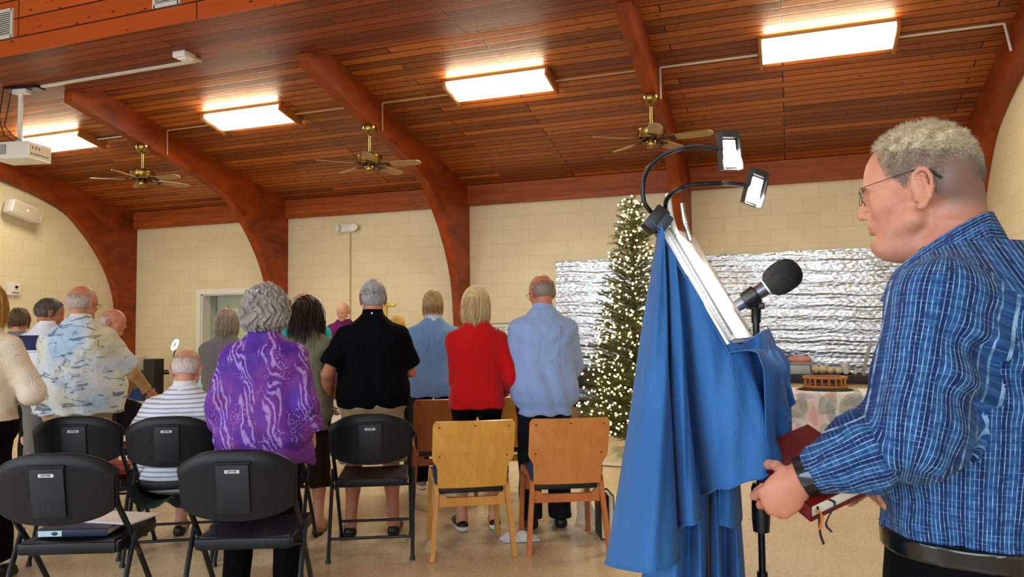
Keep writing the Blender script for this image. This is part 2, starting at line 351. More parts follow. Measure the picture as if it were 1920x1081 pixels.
# ================================================================ CONDUITS
M_cond = plain('white_conduit', srgb(214, 206, 190), .45); M_condw = plain('tan_conduit', srgb(196, 150, 96), .45)
def ceil_run(px, r, mat, label, n='wire_conduit', off=.02):
    o = MB(); pts = [on_ceil(x, y, off) for x, y in px]
    for a, b in zip(pts[:-1], pts[1:]):
        o.tube([a, b], r, 6)
    return tag(o.build(n, mat), label, 'conduit', 'surface wiring runs on the plank ceiling')
yl = 7.95
def cc(x, y=yl, d=.02): return (x, y, ceil_z(y)-d)
def run(pts, r, mat, label):
    o = MB()
    for a, b in zip(pts[:-1], pts[1:]): o.tube([a, b], r, 6)
    return tag(o.build('wire_conduit', mat), label, 'conduit', 'surface wiring runs on the plank ceiling')
def low(xi, y, dz=0.):  # arch underside height at y
    zz = np.interp(-y, [-p[0] for p in inn], [p[1] for p in inn]); return zz-dz
run([cc(XA[3]+.02), (XA[3]+.02, yl, low(0, yl)+.02)], .012, M_cond, 'short white conduit dropping down the side of the arch by the right fan')
run([cc(XA[3]+.02), cc(-.235)], .012, M_cond, 'white conduit from the right fan arch to the right ceiling light')
run([cc(1.055), cc(1.93), (1.975, yl, low(0, yl)+.1)], .012, M_cond, 'white conduit between the right ceiling light and the right wall arch')
run([cc(-2.39), cc(XA[3]-.14)], .010, M_condw, 'thin conduit right of the ceiling light by the middle of the room')
run([cc(-3.67), cc(XA[2]+.02), (XA[2]+.02, yl, low(0, yl)+.02)], .010, M_condw, 'thin conduit from the middle fan up to its right-hand light')
run([cc(-5.88), cc(XA[2]-.14)], .010, M_condw, 'thin conduit from the second light toward the middle arch')
run([cc(-7.16), cc(XA[1]+.02), (XA[1]+.02, yl, low(0, yl)+.02)], .010, M_condw, 'thin conduit from the left fan up to its right-hand light')
run([cc(-9.28), cc(XA[1]-.14)], .010, M_cond, 'thin conduit right of the ceiling light behind the projector')
# raceway on the soffit with its outlet box
rw = empty('surface_raceway', (-5.86, 6.2, SOFZ), 0, 'white surface raceway under the ridge soffit ending in a small box', 'raceway')
MB().box((-1.17, .04, -.012), (2.3, .035, .024)).box((.02, -.02, -.012), (.035, .15, .024)).build('channel', M_cond, rw)
MB().box((-.0, -.16, -.03), (.16, .16, .06), bev=.008).box((.0, -.16, -.065), (.1, .06, .014)).build('outlet_box', M_white, rw)
# projector on its pole
pj = on(35, 262, 1, 6.05); pr = empty('ceiling_projector', (P(30, 268, 9.3)[0], 6.0, 3.55), R(8), 'white ceiling projector hanging on a pole at far left', 'projector')
# projector -------------------------------------------------------
M_pw = plain('projector_white', srgb(226, 222, 214), .4); M_black = plain('black_plastic', srgb(16, 16, 18), .45); M_grey = plain('grey_plastic', srgb(120, 120, 118), .5)
pr.location = (-8.47, 6.2, 3.36); pr.rotation_euler.z = R(12)
MB().box((0.02, 0, .1), (.5, .36, .2), bev=.015).build('housing', M_pw, pr)
MB().box((.272, 0, .1), (.006, .32, .14)).build('connector_panel', plain('panel_beige', srgb(196, 178, 150), .5), pr)
f = MB()
for q in range(7): MB().box((.277, -.13+.04*q, .06), (.004, .018, .012)).build('socket', M_dark, pr)
for q in range(3): MB().box((.277, -.12+.05*q, .13), (.004, .008, .03)).build('socket', M_dark, pr)
f = MB(); [f.box((-.2+.02*q, -.182, .11), (.008, .006, .12)) for q in range(10)]; f.build('vent_slots', M_grey, pr)
MB().box((0, 0, .215), (.16, .14, .03)).tube([(0, 0, .22), (0, 0, .86)], .028, 14).box((0, 0, .84), (.2, .1, .05)).build('pole', M_pw, pr)
MB().box((0.05, 0, .872), (.42, .14, .03)).build('ceiling_plate', M_black, pr)
MB().tube([(-.03, -.1, .87), (-.06, -.12, .6), (-.1, -.12, .4), (-.02, -.1, .3), (.1, -.05, .21)], .006, 6).tube([(-.14, -.1, .88), (-.17, -.12, .5), (-.12, -.1, .3), (.0, -.1, .22)], .006, 6).build('cable', M_black, pr)
MB().box((0, 0, 0), (.22, .16, .07), bev=.01).build('outlet_box', M_white, None, (-8.55, 5.85, SOFZ-.04)); o = bpy.data.objects[-1] if False else C.objects[-1]
tag(o, 'small white power box on the soffit above the projector', 'outlet box')
# fans --------------------------------------------------------------
M_brass = plain('antique_brass', srgb(150, 124, 66), .25, 1.); M_bdark = plain('dark_brass', srgb(60, 48, 30), .4, .8)
def blade_mat():
    t = NT('fan_blade_wood'); g = t.noise(t.map(t.obj(), (2, 30, 30)), 2, 4); t.bs(Base_Color=t.ramp(g, [(.3, srgb(140, 108, 66)), (.7, srgb(178, 148, 100))]), Roughness=.5); return t.m
M_blade = blade_mat()
def make_fan(rod):
    r = empty('ceiling_fan')
    MB().lathe([(.085, 0), (.088, -.03), (.07, -.075), (.04, -.1), (.02, -.11)]).build('canopy', M_brass, r)
    MB().tube([(0, 0, -.09), (0, 0, -rod)], .014, 12).build('down_rod', M_brass, r)
    z = -rod
    MB().lathe([(.03, .03), (.05, .01), (.125, -.005), (.15, -.02), (.15, -.10), (.13, -.118), (.06, -.11)]).build('motor_housing', M_brass, r)
    C.objects[-1].location = (0, 0, z)
    o = MB().lathe([(.05, 0), (.062, -.03), (.062, -.08), (.05, -.1), (.0, -.11)], (0, 0, z-.11)).build('switch_housing', M_brass, r)
    for k in range(5):
        a = 2*math.pi*k/5; ca, sa = math.cos(a), math.sin(a); rm = Matrix.Rotation(a, 3, 'Z') @ Matrix.Rotation(R(-13), 3, 'X')
        out = [(.2, -.055), (.5, -.068), (.6, -.062), (.635, -.03), (.64, 0), (.635, .03), (.6, .062), (.5, .068), (.2, .055)]
        vs = [rm @ Vector((x, y, h)) + Vector((0, 0, z-.125)) for h in (0, .007) for x, y in out]; n = len(out)
        b = MB().add(vs, [tuple(range(n))[::-1], tuple(range(n, 2*n))]+[(i, (i+1) % n, n+(i+1) % n, n+i) for i in range(n)]).build('blade', M_blade, r)
        q = MB(); q.box(rm @ Vector((.14, 0, -.004))+Vector((0, 0, z-.12)), (.16, .035, .008), rm).box(rm @ Vector((.225, 0, -.006))+Vector((0, 0, z-.125)), (.06, .1, .006), rm); q.build('blade_bracket', M_bdark, b)
    return r
fan0 = None
for x, y, a, rod, lab in [(XA[3]-.066, 7.84, -25, .34, 'brass ceiling fan with wooden blades on the rightmost free arch, behind the reading lamp'), (XA[2]-.066, 7.80, -10, .33, 'brass ceiling fan with pale wooden blades on the middle arch'), (XA[1]-.066, 7.62, -22, .33, 'brass ceiling fan on the left arch above the striped-shirt man')]:
    r = make_fan(rod) if fan0 is None else copy_tree(fan0); fan0 = fan0 or r
    r.location = (x, y, low(0, y)+.005); r.rotation_euler.z = R(a+YAW); tag(r, lab, 'ceiling fan', 'ceiling fans hanging from the arches')
# wall things ---------------------------------------------------------
sp = empty('wall_speaker', (XL+.16, 8.40, 3.27), R(0), 'white wall loudspeaker high on the left wall', 'speaker')
rm = Matrix.Rotation(R(-14), 3, 'X')
MB().box((0, 0, 0), (.2, .52, .22), rm, bev=.035).build('cabinet', M_pw, sp)
MB().box((.1, 0, 0), (.012, .46, .18), rm, bev=.005).build('speaker_grille', plain('speaker_cloth', srgb(180, 170, 146), .8), sp)
MB().lathe([(.02, 0), (.018, .006), (0, .008)], (.107, 0, 0), 14, Matrix.Rotation(R(90), 3, 'Y')).build('badge', M_white, sp)
MB().box((-.12, 0, 0), (.08, .06, .06)).build('bracket', M_white, sp)
th = empty('wall_control_box', (XL, 8.37, 2.04), 0, 'small ivory control box with a dark knob on the left wall', 'control box')
MB().box((.025, 0, 0), (.05, .22, .2), bev=.008).build('case', M_plastic, th); MB().lathe([(.022, 0), (.02, .02), (0, .022)], (.05, .03, .03), 12, Matrix.Rotation(R(90), 3, 'Y')).build('knob', M_dark, th)
MB().box((.052, .02, -.06), (.004, .11, .02)).build('slot', M_grey, th); MB().tube([(.012, 0, -.1), (.012, 0, -.34)], .008, 6).build('conduit', M_cond, th)
em = empty('emergency_light', (-6.79, YB-.006, 3.02), 0, 'twin-head emergency light on the back wall between two arches', 'emergency light')
MB().box((0, -.04, 0), (.26, .08, .13), bev=.01).build('battery_case', M_plastic, em)
for s in (-1, 1):
    h = MB().lathe([(.03, 0), (.055, .03), (.06, .06), (.058, .065)], (s*.14, -.07, 0), 16, Matrix.Rotation(R(90), 3, 'X') @ Matrix.Rotation(R(s*25), 3, 'Y')).build('lamp_head', M_plastic, em)
    MB().lathe([(0.001, .0), (.05, .0), (.05, .006), (0, .01)], (s*.155, -.13, 0), 16, Matrix.Rotation(R(90), 3, 'X') @ Matrix.Rotation(R(s*25), 3, 'Y')).build('lens', plain('lens', srgb(236, 236, 226), .1), h)
MB().tube([(.02, -.012, -.06), (.02, -.012, -1.75)], .011, 8).build('conduit', plain('wall_conduit', srgb(198, 178, 120), .5), em)
cr = empty('wall_cross', (-6.10, YB-.002, 1.48), 0, 'small gold cross on the back wall behind the grey-haired man in black', 'cross')
MB().box((0, -.02, .02), (.036, .03, .56), bev=.004).box((0, -.02, .262), (.34, .026, .034), bev=.004).build('cross_bars', plain('gold', srgb(214, 176, 66), .3, .7), cr)
# notice board
nb = empty('notice_board', (-4.02, YB-.012, 1.17), 0, 'white notice poster with dark lettering on the back wall between red sweater and blue shirt', 'poster')
MB().box((0, 0, 0), (.62, .012, .5)).build('sheet', plain('poster_white', srgb(222, 228, 222), .6), nb)
f = MB(); f.box((0, -.008, .25), (.64, .01, .012)).box((-.31, -.008, 0), (.008, .01, .5)).box((.31, -.008, 0), (.008, .01, .5)); f.build('border', M_grey, nb)
M_ink = plain('ink', srgb(60, 66, 74), .7)
for tx, z, s in [('DCC &', .17, .085), ('(M', .03, .085), ("'", -.11, .08)]:
    text_mesh('lettering', tx, s, M_ink, nb, Matrix.Translation((-.20 if z > .1 else -.08, -.008, z)) @ Matrix.Rotation(R(90), 4, 'X'), 'LEFT')
# foil sheets over the windows
def foil_mat():
    t = NT('crinkled_foil'); v = t.obj(); a = t.noise(t.map(v, (2.2, 1, 9)), 2.2, 2, .5, .6); b = t.noise(t.map(v, (5, 1, 12)), 3.2, 2, .5)
    t.bs(Base_Color=t.ramp(b, [(.3, srgb(190, 206, 222)), (.7, srgb(236, 243, 250))]), Metallic=1., Roughness=.31); t.bump(t.math('ADD', a, t.math('MULTIPLY', b, .6)), .55, .03); return t.m
M_foil = foil_mat()
def foil(x0, x1, z0, z1, lab, y=YB):
    nu, nv = int((x1-x0)/.02), int((z1-z0)/.012); A = []
    u = np.linspace(x0, x1, nu); v = np.linspace(z0, z1, nv); U, V = np.meshgrid(u, v, indexing='ij')
    W = .0045*np.sin(V*120+2.6*np.sin(U*2.1+V*3)+1.1*np.sin(U*9))*(.6+.4*np.sin(U*3.3+V*11))+.006*np.sin(V*41+U*1.3)+.0022*np.sin(U*70+np.sin(V*60)*2.5)
    pts = np.stack([U, y-.03+W, V], -1)
    o = MB().grid(pts, -.004).build('foil_sheet', M_foil); return tag(o, lab, 'foil sheet', 'silver foil sheets covering the back windows')
foil(-3.23, -1.62, .33, 2.33, 'silver foil sheet left of the Christmas tree')
foil(-1.14, -.03, .62, 2.33, 'silver foil sheet between the tree and the microphone')
foil(-.06, 1.03, .62, 2.34, 'brightest silver foil sheet behind the microphone foam', YB-.012)
foil(1.0, 2.1, .62, 2.35, 'silver foil sheet partly behind the chin and shoulder of the man in plaid')
f = MB(); f.box((.45, YB-.008, .64), (3.3, .016, .05)); tag(f.build('window_ledge', M_trim), 'pale ledge under the foil-covered windows', 'ledge')
# back counter & clutter right --------------------------------------------------
M_blk = plain('black_laminate', srgb(10, 10, 12), .5)
ct = empty('black_side_table', (.5, 10.15, 0), 0, 'long black table under the foil windows behind the floral table', 'table')
MB().box((0, 0, .70), (1.9, .6, .10), bev=.005).build('table_top', M_blk, ct)
for sx in (-.9, .9):
    for sy in (-.26, .26): MB().box((sx, sy, .33), (.04, .04, .66)).build('leg', M_blk, ct)
bx = empty('storage_tub', (.05, 10.1, .75), 0, 'clear plastic tub with a grey lid on the black side table', 'tub')
MB().box((0, 0, .06), (.34, .26, .12), bev=.01).build('tub_body', plain('clear_tub', srgb(160, 170, 178), .3), bx); MB().box((0, 0, .13), (.36, .28, .02), bev=.006).build('lid', plain('tub_lid', srgb(150, 152, 156), .4), bx)
tr = MB(); tr.lathe([(.0, 0), (.13, 0), (.15, .035), (.12, .07), (.04, .09), (0, .092)], sy=.7); tag(tr.build('padded_bundle', plain('pink_cloth', srgb(186, 140, 124), .9, var=.3), None, (.10, 10.1, .892)), 'pinkish folded bundle on top of the clear tub', 'bundle')
tag(MB().box((0, 0, .11), (.2, .03, .22), bev=.004).build('picture_frame', plain('dark_frame', srgb(40, 34, 34), .4), None, (-.02, 10.28, .75)), 'dark frame standing behind the clear tub', 'frame')
tag(MB().lathe([(.0, 0), (.045, 0), (.055, .14), (.05, .14), (.0, .13)], n=18).build('paper_cup', plain('cup_paper', srgb(206, 206, 214), .6), None, (.63, 10.18, .75)), 'pale paper cup on the black side table', 'cup')
for k in range(7):
    a = rng.uniform(0, 6.28); r0 = rng.uniform(.035, .06); mb = MB(); mb.lathe([(0, -r0), (r0*.7, -r0*.8), (r0, -r0*.2), (r0*.95, r0*.3), (r0*.6, r0*.8), (0, r0)], n=12, M=Matrix.Rotation(a, 3, 'Z') @ Matrix.Rotation(R(80), 3, 'Y'))
    x_, y_ = .28+.045*k, 10.08+.07*(k % 2); tag(mb.build('wrapped_roll', plain('cream_wrap_%d' % (k % 2), [srgb(206, 190, 158), srgb(184, 172, 150)][k % 2], .8), None, (x_, y_, .75+r0)), 'cream wrapped roll in the clutter on the black side table', 'roll', 'cream rolls on the black side table')
tag(MB().grid([[(.55+.03*i, 9.98+.03*j, .77+.018*math.sin(i*1.9)*math.cos(j*1.7)) for j in range(8)] for i in range(11)], .004).build('crumpled_wrap', plain('tissue', srgb(190, 182, 170), .8)), 'crumpled pale wrapping on the black side table', 'wrapping')
bd = MB().box((0, 0, .2), (.015, .3, .42), Matrix.Rotation(R(14), 3, 'Y'), bev=.004).build('leaning_panel', plain('grey_panel', srgb(140, 146, 148), .4), None, (.86, 10.0, .75)); tag(bd, 'grey panel leaning beside the plaid shirt sleeve', 'panel')
# floral table
ft = empty('floral_table', (.45, 7.82, 0), 0, 'low table under a tropical leaf tablecloth holding the wooden ring', 'table')
MB().box((0, 0, .715), (1.4, .55, .03)).build('table_top', plain('maple_top', srgb(222, 190, 140), .5), ft)
for sx in (-.62, .62):
    for sy in (-.22, .22): MB().box((sx, sy, .35), (.04, .04, .70)).build('leg', M_blk, ft)
def floral():
    t = NT('tropical_cloth'); o = t.sep(t.obj()); v = t.comb(o[0], o[2], 0.)
    c = t.mix(t.ramp(t.noise(v, 5, 3), [(.45, (0, 0, 0)), (.62, (1, 1, 1))]), srgb(226, 224, 232), srgb(224, 206, 212))
    for sc_, loc, pal, tooth, w_ in ((3.4, (.13, .07, 0), [srgb(128, 152, 112), srgb(150, 168, 126), srgb(206, 140, 136), srgb(120, 146, 104)], .25, .62), (4.2, (1.7, .9, 0), [srgb(206, 128, 122), srgb(86, 112, 146), srgb(120, 124, 146), srgb(64, 98, 134)], .5, .36), (4.9, (3.1, 2.2, 0), [srgb(104, 112, 140), srgb(196, 150, 150), srgb(90, 124, 132), srgb(130, 138, 156)], .52, .34)):
        p = t.map(v, (sc_, sc_, 1), loc=loc); vo = t.n('ShaderNodeTexVoronoi', {'Vector': p, 'Scale': 1., 'Randomness': .8}); rc_ = t.sep(vo.outputs['Color'])
        d = t.n('ShaderNodeVectorMath', {0: p, 1: vo.outputs['Position']}, operation='SUBTRACT').outputs[0]; r_ = t.n('ShaderNodeVectorRotate', {'Vector': d, 'Angle': t.math('MULTIPLY', rc_[0], 6.283)}, rotation_type='Z_AXIS').outputs[0]; q = t.sep(r_)
        ay = t.math('ABSOLUTE', q[1]); env = t.math('MULTIPLY', t.math('SUBTRACT', .24, t.math('MULTIPLY', q[0], q[0])), w_*1.9); inside = t.math('LESS_THAN', ay, env)
        f = t.math('FRACT', t.math('MULTIPLY', t.math('SUBTRACT', q[0], t.math('MULTIPLY', ay, .9)), 15.)); tt = t.math('GREATER_THAN', f, tooth); m_ = t.math('MULTIPLY', inside, tt)
        col = t.ramp(rc_[1], [(0, pal[0]), (.3, pal[1]), (.55, pal[2]), (.8, pal[3])], 'CONSTANT'); c = t.mix(t.math('MULTIPLY', m_, .72), c, col)
    t.bs(Base_Color=c, Roughness=.8); return t.m
tc_ = MB(); A = []
for u in np.linspace(0, 1, 120):
    x = -.80+1.6*u; wv = .012*math.sin(x*21)+.006*math.sin(x*47)
    A.append([(x, .24, .735), (x, -.285, .737), (x, -.30+wv*.2, .72), (x, -.305+wv*.6, .6), (x, -.31+wv, .45), (x, -.312+wv, .36)])
tc_.grid(A, -.003); tco = tc_.build('tablecloth', floral(), None, (.45, 7.82, 0)); tag(tco, 'tropical leaf tablecloth in pink, green and blue hanging over the low table', 'tablecloth')
gm = MB(); n = 40; prof = [(0, 0), (.235, 0), (.25, .008), (.2, .018), (0, .02)]
gm.lathe(prof, n=40, sy=.8); tag(gm.build('green_mat', plain('green_felt', srgb(34, 62, 30), .95, bump=.5, bscale=120), None, (.30, 7.75, .742)), 'dark green mat under the wooden ring', 'mat')
rg = empty('wooden_ring', (.30, 7.75, .765), 0, 'small turned wooden ring with posts on the floral table', 'wreath ring')
M_ring = plain('ring_wood', srgb(190, 116, 52), .5, var=.2); f = MB()
for z in (.0, .085):
    f.lathe([(.15, z), (.20, z), (.20, z+.022), (.15, z+.022), (.15, z)], n=40, sy=.75)
f.build('ring_rails', M_ring, rg)
for k in range(18):
    a = 2*math.pi*k/18; MB().tube([(.178*math.cos(a), .178*.75*math.sin(a), .02), (.178*math.cos(a), .178*.75*math.sin(a), .088)], .008, 8).build('post', M_ring, rg)
cs = empty('black_case', (.36, 8.75, 0), 0, 'black wheeled case under the floral table', 'case')
MB().box((0, 0, .27), (.75, .3, .09), bev=.01).box((.0, 0, .12), (.62, .25, .08), bev=.01).build('case_body', M_blk, cs)
for s in (-.3, .3): MB().lathe([(0, -.02), (.05, -.02), (.05, .02), (0, .02)], (s, -.14, .16), 16, Matrix.Rotation(R(90), 3, 'X')).build('wheel', M_black, cs); MB().box((s, 0, .05), (.03, .2, .1)).build('foot', M_blk, cs)
tag(MB().box((0, 0, .06), (1.5, .3, .12), bev=.004).build('low_bench', plain('bench_wood', srgb(206, 168, 110), .5), None, (.2, 9.35, 0)), 'low pale wooden bench by the wall beyond the floral table', 'bench')
# left black cabinet behind the tree
bc = empty('black_keyboard_cabinet', (-2.75, 10.2, 0), 0, 'black cabinet behind the man in pale blue, left of the tree', 'cabinet')
MB().box((0, 0, .66), (1.1, .5, .26), bev=.03).build('cabinet_body', M_blk, bc); MB().box((0, 0, .29), (1.1, .5, .07), bev=.01).build('lower_shelf', M_blk, bc)
for s in (-.5, .5): MB().box((s, 0, .27), (.05, .4, .54)).build('leg', M_blk, bc)
tag(MB().box((0, 0, .14), (.9, .3, .28), bev=.02).build('draped_box', plain('brown_drape', srgb(120, 100, 84), .9, var=.3), None, (-2.6, 9.75, 0)), 'brown-grey draped box on the floor under the black cabinet', 'box')
# left tech table
tt = empty('cloth_covered_table', (-9.9, 9.25, 0), 0, 'table covered by a dark blue and green cloth near the left corner', 'table')
MB().box((0, .25, .69), (2.4, .6, .03)).build('table_top', M_blk, tt)
for s in (-1.1, 1.1): MB().box((s, .4, .34), (.05, .05, .68)).build('leg', M_blk, tt)
def blue_cloth():
    t = NT('blue_green_cloth'); n_ = t.noise(t.map(t.obj(), (6, 6, 2)), 2, 4, .6); t.bs(Base_Color=t.ramp(n_, [(.3, srgb(8, 14, 40)), (.5, srgb(20, 44, 120)), (.62, srgb(24, 70, 60)), (.8, srgb(40, 90, 160))]), Roughness=.85); return t.m
A = [[(-1.2+1.2*u, -.06+.012*math.sin(u*40), z) for z in (.715, .71, .6, .45, .3, .25)] for u in np.linspace(0, 1, 60)]
A = [[(p[0][0], .5, .712)]+p for p in A]
tag(MB().grid(A, .004).build('blue_table_cloth', blue_cloth(), None, (-9.55, 9.25, 0)), 'dark blue and green cloth draped over the table in the left corner', 'tablecloth')
w_ = empty('white_storage_box', (-10.12, 9.35, .72), R(4), 'off-white storage box with a dark handle slot on the corner table', 'box')
MB().box((0, 0, .115), (.46, .28, .23), bev=.012).build('box_body', plain('offwhite_box', srgb(206, 200, 180), .6), w_); MB().box((0, -.142, .17), (.1, .006, .02)).build('handle_slot', M_dark, w_)
tag(MB().box((0, 0, .3), (.22, .2, .6), bev=.01).build('black_equipment_case', M_blk, None, (-9.35, 9.1, .32)), 'black equipment case left of the seated man', 'case')
pc = empty('blue_display_board', (-8.58, 9.3, 0), R(6), 'blue and pale turquoise display board behind the seated man', 'display board')
def board():
    t = NT('turquoise_board'); o = t.sep(t.obj()); d = t.math('ADD', t.math('MULTIPLY', o[0], 1.4), o[2]); n_ = t.noise(t.obj(), 9, 5, .7)
    c = t.ramp(n_, [(.35, srgb(86, 160, 190)), (.65, srgb(186, 224, 230))]); t.bs(Base_Color=t.mix(t.math('GREATER_THAN', t.math('SUBTRACT', o[2], t.math('MULTIPLY', o[0], 1.5)), .86), c, srgb(20, 60, 170)), Roughness=.6); return t.m
MB().box((0, 0, .62), (.44, .02, .66)).build('panel', board(), pc); MB().box((.235, 0, .62), (.03, .03, .7)).build('edge_strip', M_white, pc)
for s in (-.18, .18): MB().box((s, .03, .15), (.03, .03, .3)).build('foot', M_grey, pc)
ll = empty('ring_reading_light', (-8.98, 9.15, .5), 0, 'small lit oval reading light on a dark stem above the seated man', 'lamp')
MB().tube([(0, 0, 0), (0, 0, .3), (-.02, 0, .48), (.01, 0, .56)], .009, 8).build('stem', M_black, ll)
el = [(.045*math.cos(a)*math.cos(.9)-.085*math.sin(a)*math.sin(-.6), 0, .64+.045*math.cos(a)*math.sin(-.6)+.085*math.sin(a)*math.cos(.6)) for a in np.linspace(0, 2*math.pi, 28)]
MB().tube(el, .015, 8, cap=False).build('light_ring', plain('lit_white', (1, 1, 1, 1), .4, emit=(1, 1, .96, 1), es=5), ll)
# ================================================================ BLACK FOLDING CHAIRS
M_cp = plain('chair_plastic', srgb(9, 13, 20), .40, bump=.3, bscale=450, spec=.32); M_ct = plain('chair_tube', srgb(38, 44, 50), .3, .6); M_lab = plain('chair_label', srgb(216, 220, 220), .4); M_recess = plain('chair_recess', srgb(16, 26, 38), .4)
def folding_chair():
    r = empty('folding_chair')
    # backrest: arched, slightly concave panel
    A = []; W = .232
    def zt(u): return .845-.075*abs(u)**3.2-.0*abs(u)
    def zb(u): return .60-.035*(1-abs(u)**2)+.02*abs(u)**6
    for u in np.linspace(-1, 1, 41):
        col = []
        for v in np.linspace(0, 1, 18):
            z = zb(u)*(1-v)+zt(u)*v; y = -.262-.045*(1-u*u)-.045*(z-.6)/.25
            x = u*W*(1-.03*(1-v)); y += .012*max(0, (v-.9)/.1)**2
            col.append((x, y, z))
        A.append(col)
    b = MB().grid(A, .024)
    rim = [A[0][j] for j in range(18)]+[A[i][-1] for i in range(1, 41)]+[A[-1][j] for j in range(16, -1, -1)]
    b.tube([(p[0]*1.005, p[1]+.010, p[2]) for p in rim], .014, 8)
    bk = b.build('backrest', M_cp, r)
    q = MB().box((0, -.3535, .700), (.135, .012, .21), Matrix.Rotation(R(10.2), 3, 'X'), bev=.006); q.build('back_plate', M_recess, bk)
    q = MB().box((0, -.376, .808), (.15, .012, .014), Matrix.Rotation(R(10.2), 3, 'X'), bev=.004); q.build('grip_lip', M_cp, bk)
    q = MB().box((0, -.3738, .775), (.060, .003, .0135), Matrix.Rotation(R(10.2), 3, 'X')); lb = q.build('label_plate', M_lab, bk)
    text_mesh('lettering', 'LIFETIME', .0105, plain('label_ink', srgb(30, 34, 40), .5), bk, Matrix.Translation((0, -.3756, .775)) @ Matrix.Rotation(R(100.2), 4, 'X'), bold=.0002)
    # seat
    s = MB(); S = []
    for u in np.linspace(-1, 1, 21):
        S.append([(u*(.205-.012*v), .21-.40*v, .455-.012*(1-u*u)-.012*math.sin(v*math.pi)) for v in np.linspace(0, 1, 14)])
    s.grid(S, -.012); s.box((0, -.185, .432), (.40, .03, .05), bev=.012).box((0, .205, .432), (.40, .03, .05), bev=.014).box((-.2, .01, .432), (.022, .40, .048), bev=.009).box((.2, .01, .432), (.022, .40, .048), bev=.009)
    s.build('seat', M_cp, r)
    for sx in (-1, 1):
        MB().tube([(sx*.212, -.290, .80), (sx*.226, -.235, .62), (sx*.226, -.06, .42), (sx*.226, .245, .012)], .0125, 10, squash=(1, .8)).build('side_frame', M_ct, r)
        l = MB().tube([(sx*.243, -.09, .50), (sx*.243, -.17, .35), (sx*.243, -.315, .012)], .0115, 10).build('leg', M_ct, r)
        MB().tube([(sx*.243, -.313, .022), (sx*.243, -.318, .0)], .015, 10).build('rubber_foot', M_black, l)
        MB().tube([(sx*.226, .238, .022), (sx*.226, .247, .0)], .015, 10).build('rubber_foot', M_black, l)
        MB().tube([(sx*.23, -.02, .36), (sx*.245, -.13, .425)], .008, 8).build('hinge_strut', M_ct, r)
    MB().tube([(-.243, -.262, .125), (.243, -.262, .125)], .009, 8).build('rear_crossbar', M_ct, r)
    MB().tube([(-.226, .165, .12), (.226, .165, .12)], .009, 8).build('front_crossbar', M_ct, r)
    MB().tube([(-.226, -.03, .385), (.226, -.03, .385)], .009, 8).build('seat_crossbar', M_ct, r)
    return r
FC = folding_chair()
def put(o, x, y, rz, lab, cat, grp): o.location = (x, y, 0); o.rotation_euler.z = R(rz); return tag(o, lab, cat, grp)
FCG = 'black folding chairs'
def at_foot(x, y, rz, sx=-1):  # place so that the rear foot of side sx stands at x,y
    c_, s_ = math.cos(R(rz)), math.sin(R(rz)); lx, ly = sx*.243, -.315
    return x-(lx*c_-ly*s_), y-(lx*s_+ly*c_)
fx = at_foot(-2.55, 3.78, 27, -1); put(FC, *fx, 27, 'black folding chair in front of the bare-legged man in black polo', 'chair', FCG)
def fold(x, y, rz, lab):
    return put(copy_tree(FC), x, y, rz, lab, 'chair', FCG)
def top_at(px, py, rz):   # chair whose backrest top centre shows at px,py
    p = on(px, py, 2, .845); c_, s_ = math.cos(R(rz)), math.sin(R(rz)); ly = -.352
    return p[0]+ly*s_, p[1]-ly*c_
CA = top_at(92, 857, 24); fold(*CA, 24, 'nearest left black folding chair with books on its seat')
CB = top_at(438, 850, 24); fold(*CB, 24, 'empty black folding chair directly in front of the camera, before the purple blouse')
CD = top_at(314, 785, 30); fold(*CD, 30, 'black folding chair occupied by the seated man in stripes')
CE = top_at(140, 785, 30); fold(*CE, 30, 'black folding chair with red books, behind the man in the tropical print shirt')
fx = at_foot(-2.70, 3.72, 24, 1); fold(*fx, 24, 'black folding chair mostly hidden by the purple blouse')
put(copy_tree(FC), *(lambda p: (p[0], p[1]))(ground(228, 6.0)), 34, 'black folding chair seen between the tropical shirt and the striped shirt', 'chair', FCG)
